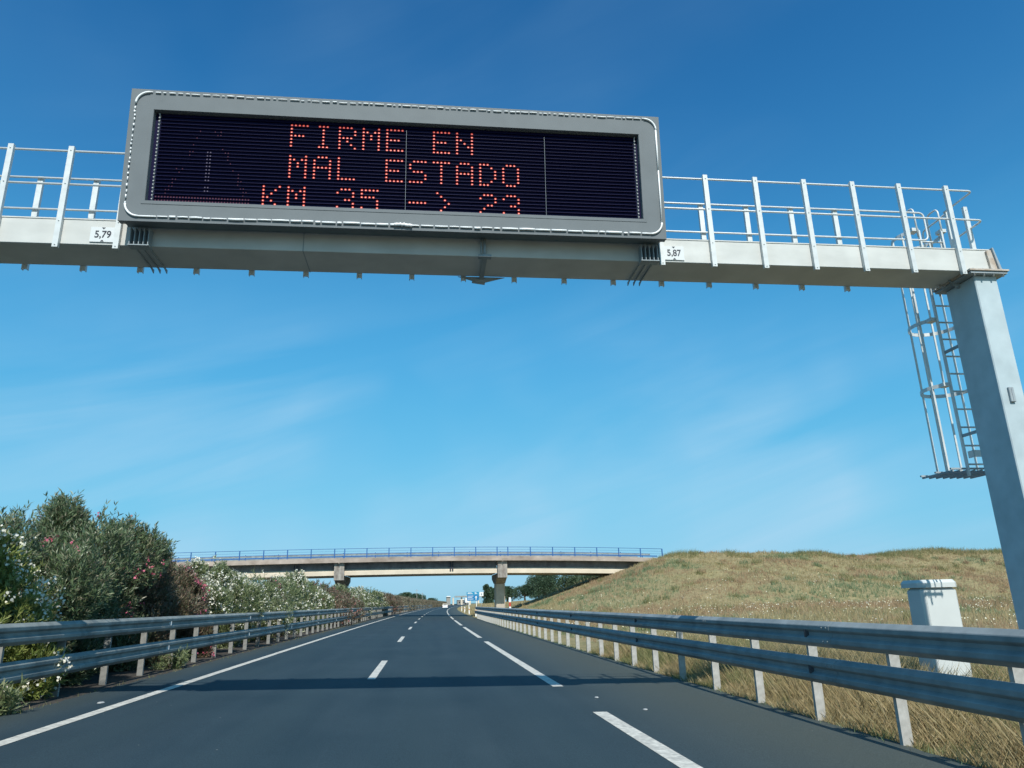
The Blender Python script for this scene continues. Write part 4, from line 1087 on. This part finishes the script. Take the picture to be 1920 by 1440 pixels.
# ------------------------------------------------------------------ trees
def tree_meshes(seed, h, rad, nl, leaf, m, low=0.15, cards=2600, shape='round'):
    g = np.random.default_rng(seed)
    lc = []; lr = []
    for i in range(nl):
        if shape == 'round':
            d = unit(g.normal(size=(1, 3)))[0]; d[2] = abs(d[2])*1.0 - 0.15
            c = np.array([d[0]*rad*0.6, d[1]*rad*0.6, h*(low + (1-low)*0.5) + d[2]*h*(1-low)*0.30])
        else:
            t = g.random(); c = np.array([g.normal(0, rad*0.3*(1-t)), g.normal(0, rad*0.3*(1-t)), h*(low + (0.9-low)*t)])
        lc.append(c); lr.append(rad*g.uniform(0.30, 0.48)*(1 if shape == 'round' else 0.8))
    lc = np.array(lc); lr = np.array(lr)
    k = g.integers(0, nl, cards); d = unit(g.normal(size=(cards, 3)))
    P = lc[k] + d*(lr[k]*g.uniform(0.55, 1.05, cards)**0.6)[:, None]
    P[:, 2] = np.clip(P[:, 2], h*low*0.8, h)
    D = unit(d + g.normal(0, 0.5, d.shape) + np.array([0, 0, 0.3]))
    V, F = leaf_quads(P, D, leaf*g.uniform(0.6, 1.3, cards), leaf*0.55*g.uniform(0.7, 1.2, cards))
    lm = npmesh('crown', V, F, M[m])
    b = MB(); b.tube([(0, 0, -0.3), (0.1, 0, h*0.3), (0, 0.1, h*0.6)], rad*0.09 + 0.08, 8, r1=0.08)
    for i in range(5):
        a = i*1.3; b.tube([(0.05, 0, h*0.25), (rad*0.5*math.cos(a), rad*0.5*math.sin(a), h*0.62)], rad*0.04 + 0.03, 6, r1=0.04)
    o = b.build('trunk', M['bark']); tm = o.data; bpy.data.objects.remove(o)
    return lm, tm
def place_tree(me, x, y, label, group=None, rot=0, sc=1.0, z=None, name='tree'):
    zz_ = float(ground_z(x, y)) if z is None else z
    t = empty(name, (x, y, zz_), label, 'tree', group)
    link('crown', me[0], t, (0, 0, 0), (0, 0, rot), (sc, sc, sc)); link('trunk', me[1], t, (0, 0, 0), (0, 0, rot), (sc, sc, sc))
    return t
big = tree_meshes(1, 7.2, 4.9, 22, 0.34, 'leafT', 0.06, 16000)
place_tree(big, 30.4, 190, 'big dark round tree under the bridge right of its pier', rot=0.4)
med = tree_meshes(2, 6.4, 4.2, 18, 0.40, 'leafT2', 0.06, 8000)
place_tree(med, 38.8, 196, 'paler tree just right of the big dark tree', rot=1.0, sc=1.0)
place_tree(med, 43.0, 190, 'second pale tree against the embankment under the bridge', rot=2.2, sc=1.02)
drk = tree_meshes(3, 6.0, 4.2, 16, 0.40, 'leafT', 0.06, 6000)
place_tree(drk, 47.5, 178, 'dark tree seen in the gap between embankment and girder', rot=0.2, sc=1.12)
place_tree(drk, 53.5, 182, 'dark tree half behind the embankment top', rot=1.9, sc=1.15)
rnd = tree_meshes(4, 6.0, 4.8, 16, 0.55, 'leafT', 0.05, 4500)
spt = tree_meshes(5, 8.6, 3.4, 14, 0.55, 'leafT', 0.06, 4500, 'spire')
place_tree(spt, 24.0, 292, 'pointed dark tree right behind the white sign panel', rot=0, sc=0.92)
place_tree(spt, 26.2, 300, 'taller pointed tree in the group left of the bridge pier', rot=1, sc=0.80)
for i, (x, y, s_, lab) in enumerate(((29.5, 305, 0.92, 'rounded tree left of the bridge pier'), (34.0, 310, 1.0, 'rounded tree directly behind the bridge pier'), (40.0, 300, 0.98, 'rounded tree just right of the bridge pier'), (47.0, 310, 0.92, 'low rounded tree between pier and big dark tree'), (53.0, 310, 0.92, 'low rounded tree touching the big dark tree'))):
    place_tree(rnd, x, y, lab, rot=i*1.7, sc=s_)
for i, (x, y, s_, lab) in enumerate(((-24.0, 420, 0.95, 'leftmost dark tree above the far brown hedge'), (-17.5, 430, 1.15, 'second dark tree above the far hedge from the left'), (-11.0, 430, 1.38, 'highest dark tree above the far hedge beside the thin pole'), (-4.0, 425, 1.25, 'dark tree above the far hedge right of the thin pole'), (4.0, 430, 0.85, 'rightmost small tree above the far hedge'))):
    place_tree(rnd, x, y, lab, rot=i*2.1, sc=s_, z=-0.4)

# two thin poles
for i, (x, h, lab) in enumerate(((-4.0, 9.3, 'thin tall pole with a small crossarm rising from the far trees'), (-1.2, 7.6, 'second, shorter thin pole right of the tall one'))):
    t = empty('utility_pole', (x, 400, 0), lab, 'pole')
    b = MB(); b.tube([(x, 400, -0.5), (x, 400, h)], 0.16, 6, r1=0.10); b.build('shaft', M['concrete'], t)
    b = MB(); b.box(x - 0.9, x + 0.9, 399.95, 400.05, h - 0.7, h - 0.55); b.build('crossarm', M['galv'], t)

# ------------------------------------------------------------------ signs and markers ahead
t = empty('direction_sign', (12.7, 200, 0.5), 'blue motorway direction sign on two posts beside the far bend', 'sign')
for x in (11.7, 13.7):
    b = MB(); b.box(x - 0.08, x + 0.08, 200.1, 200.25, 0.2, 4.3); b.build('post', M['white'], t)
b = MB(); b.bbox(11.1, 14.35, 200.0, 200.08, 3.62, 4.35, 0.02); b.build('upper_panel', M['signblue2'], t)
b = MB(); b.bbox(11.2, 14.35, 200.0, 200.08, 2.15, 3.58, 0.02); lp = b.build('lower_panel', M['signblue'], t)
b = MB()
for x0, x1, z in ((11.35, 12.2, 3.85), (12.3, 12.7, 3.85), (13.2, 13.9, 3.85), (11.35, 12.4, 4.08), (13.2, 13.7, 4.08)):
    b.box(x0, x1, 199.975, 199.99, z, z + 0.12)
b.build('lettering', M['white'], t)
b = MB()
for x0, x1, z in ((11.4, 12.9, 3.25), (11.4, 12.6, 2.9), (11.4, 12.9, 2.5)):
    b.box(x0, x1, 199.975, 199.99, z, z + 0.11)
b.prism([(13.5, 2.35), (13.7, 2.35), (13.7, 2.95), (13.95, 2.95), (13.6, 3.35), (13.25, 2.95), (13.5, 2.95)], 'y', 199.975, 199.99)
b.build('lettering', M['white'], t)
t = empty('white_sign', (15.3, 203, 0.6), 'small white square sign right of the blue direction sign', 'sign')
b = MB(); b.box(15.2, 15.3, 203.06, 203.16, 0.3, 4.2); b.build('post', M['galv'], t)
b = MB(); b.bbox(14.75, 15.8, 203.0, 203.05, 3.25, 4.3, 0.02); b.build('panel', M['white'], t)
b = MB(); b.box(15.1, 15.45, 202.98, 202.995, 3.5, 4.0); b.build('symbol', M['galv'], t)
# red and white marker post
t = empty('marker_post', (6.78, 60, 0.3), 'red and white banded marker post behind the guardrail near the pier', 'marker post')
for k, (z0, z1, m_) in enumerate(((0.3, 1.12, 'white'), (1.125, 1.45, 'red'), (1.455, 1.83, 'white'))):
    b = MB(); b.bbox(6.70, 6.86, 59.97, 60.03, z0, z1, 0.01); b.build('band', M[m_], t)
# delineator posts on the bend
for i, y in enumerate((96, 118, 142, 170)):
    x = 5.7 + curv(y); z_ = float(ground_z(x, y))
    t = empty('delineator', (x, y, z_), 'white roadside delineator with orange reflector where the guardrail ends' if i == 0 else ('', 'second', 'third', 'farthest')[i] + ' white delineator with orange reflector on the bend past the guardrail end', 'delineator', None if i == 0 else 'delineators beyond the guardrail end')
    b = MB(); b.prism([(x - 0.09, z_), (x + 0.09, z_), (x + 0.09, z_ + 1.0), (x - 0.09, z_ + 1.06)], 'y', y, y + 0.06); b.build('body', M['white'], t)
    b = MB(); b.box(x - 0.06, x + 0.06, y - 0.012, y - 0.003, z_ + 0.62, z_ + 0.84); b.build('reflector', M['orange'], t)

# ------------------------------------------------------------------ traffic
def ycar(x, y, label):
    z = -SX*(x - curv(y)); t = empty('car', (x, y, z), label, 'car')
    sec = [(-0.0, 0.30, 0.92, 0.90), (0.08, 0.25, 1.02, 0.93), (0.7, 0.25, 1.05, 0.93), (3.4, 0.25, 0.95, 0.93), (4.2, 0.3, 0.75, 0.88)]
    b = MB(); b.loft([[(x - w, y + d, z + l), (x + w, y + d, z + l), (x + w, y + d, z + h - 0.08), (x + w - 0.08, y + d, z + h), (x - w + 0.08, y + d, z + h), (x - w, y + d, z + h - 0.08)] for d, l, h, w in sec]); b.build('body', M['car_white'], t)
    b = MB(); b.loft([[(x - w0, y + d0, z + 1.0), (x + w0, y + d0, z + 1.0), (x + w1, y + d1, z + 1.62), (x - w1, y + d1, z + 1.62)] for w0, d0, w1, d1 in ((0.86, 0.25, 0.68, 0.55), (0.86, 3.0, 0.68, 2.2))]); cabn = b.build('cabin', M['tan'], t)
    b = MB(); b.loft([[(x - 0.66, y + 0.26, z + 1.08), (x + 0.66, y + 0.26, z + 1.08), (x + 0.56, y + 0.47, z + 1.52), (x - 0.56, y + 0.47, z + 1.52)], [(x - 0.66, y + 0.30, z + 1.08), (x + 0.66, y + 0.30, z + 1.08), (x + 0.56, y + 0.51, z + 1.52), (x - 0.56, y + 0.51, z + 1.52)]]); b.build('rear_window', M['glass_dark'], cabn)
    for sx_ in (-0.8, 0.8):
        b = MB(); b.box(x + sx_ - 0.1, x + sx_ + 0.1, y - 0.03, y + 0.05, z + 0.65, z + 0.85); b.build('tail_light', M['redlamp'], t)
        for yy in (0.8, 3.4):
            b = MB(); b.tube([(x + sx_ - 0.1, y + yy, z + 0.32), (x + sx_ + 0.1, y + yy, z + 0.32)], 0.32, 14); b.build('wheel', M['tyre'], t)
ycar(0.95 + curv(262), 262, 'white car driving away on the far bend')
yl = 480; xl = 27.0; zl = 1.0
t = empty('lorry', (xl, yl, zl), 'white box lorry at the roadside far ahead, left of the blue sign', 'lorry')
b = MB(); b.bbox(xl - 1.3, xl + 1.3, yl, yl + 8, zl + 1.0, zl + 3.9, 0.03); b.build('box_body', M['white'], t)
b = MB(); b.bbox(xl - 1.2, xl + 1.2, yl + 8.3, yl + 10.4, zl + 0.6, zl + 3.0, 0.1); b.build('cab', M['white'], t)
b = MB(); b.box(xl - 0.9, xl + 0.9, yl + 0.3, yl + 10, zl + 0.55, zl + 0.98); b.build('chassis', M['tyre'], t)
for sx_ in (-1.05, 1.05):
    for yy in (1.5, 2.7, 8.8):
        b = MB(); b.tube([(xl + sx_ - 0.15, yl + yy, zl + 0.5), (xl + sx_ + 0.15, yl + yy, zl + 0.5)], 0.5, 14); b.build('wheel', M['tyre'], t)

# far bridge and pale hall at the end of the view
t = empty('far_bridge', (45, 900, 0), 'tiny distant bridge crossing the motorway at the vanishing point', 'bridge')
b = MB(); b.box(36, 80, 898, 906, 8.8, 10.2); b.build('deck', M['concrete'], t)
for x in (34, 44, 54, 64):
    b = MB(); b.box(x - 0.9, x + 0.9, 900, 904, -1, 8.6); b.build('pier', M['bridge_pale'], t)
b = MB()
b.box(36, 80, 897.9, 898, 10.9, 11.1)
b.build('railing', M['galv'], t)
t = empty('white_building', (52, 1200, 0), 'pale low building seen beyond the distant bridge', 'building')
b = MB(); b.box(52, 72, 1200, 1230, -1, 7.0); wl = b.build('wall', M['concrete'], t)
b = MB()
b.prism([(51, 7.0), (73, 7.0), (62, 9.0)], 'y', 1199, 1231); b.build('roof', M['plate'], t)
for k in range(5):
    b = MB(); b.box(54 + k*3.6, 56 + k*3.6, 1199.8, 1199.95, 2, 5); b.build('window', M['glass_dark'], wl)
t = empty('white_shed', (28, 880, 0), 'pale gabled shed roof peeping over the far hedge left of the distant bridge', 'building')
b = MB(); b.box(25.5, 30, 880, 892, -1, 9.4); b.build('wall', M['concrete'], t)
b = MB(); b.prism([(25, 9.4), (30.5, 9.4), (29.5, 10.4), (26, 10.4)], 'y', 879, 893); b.build('roof', M['white'], t)
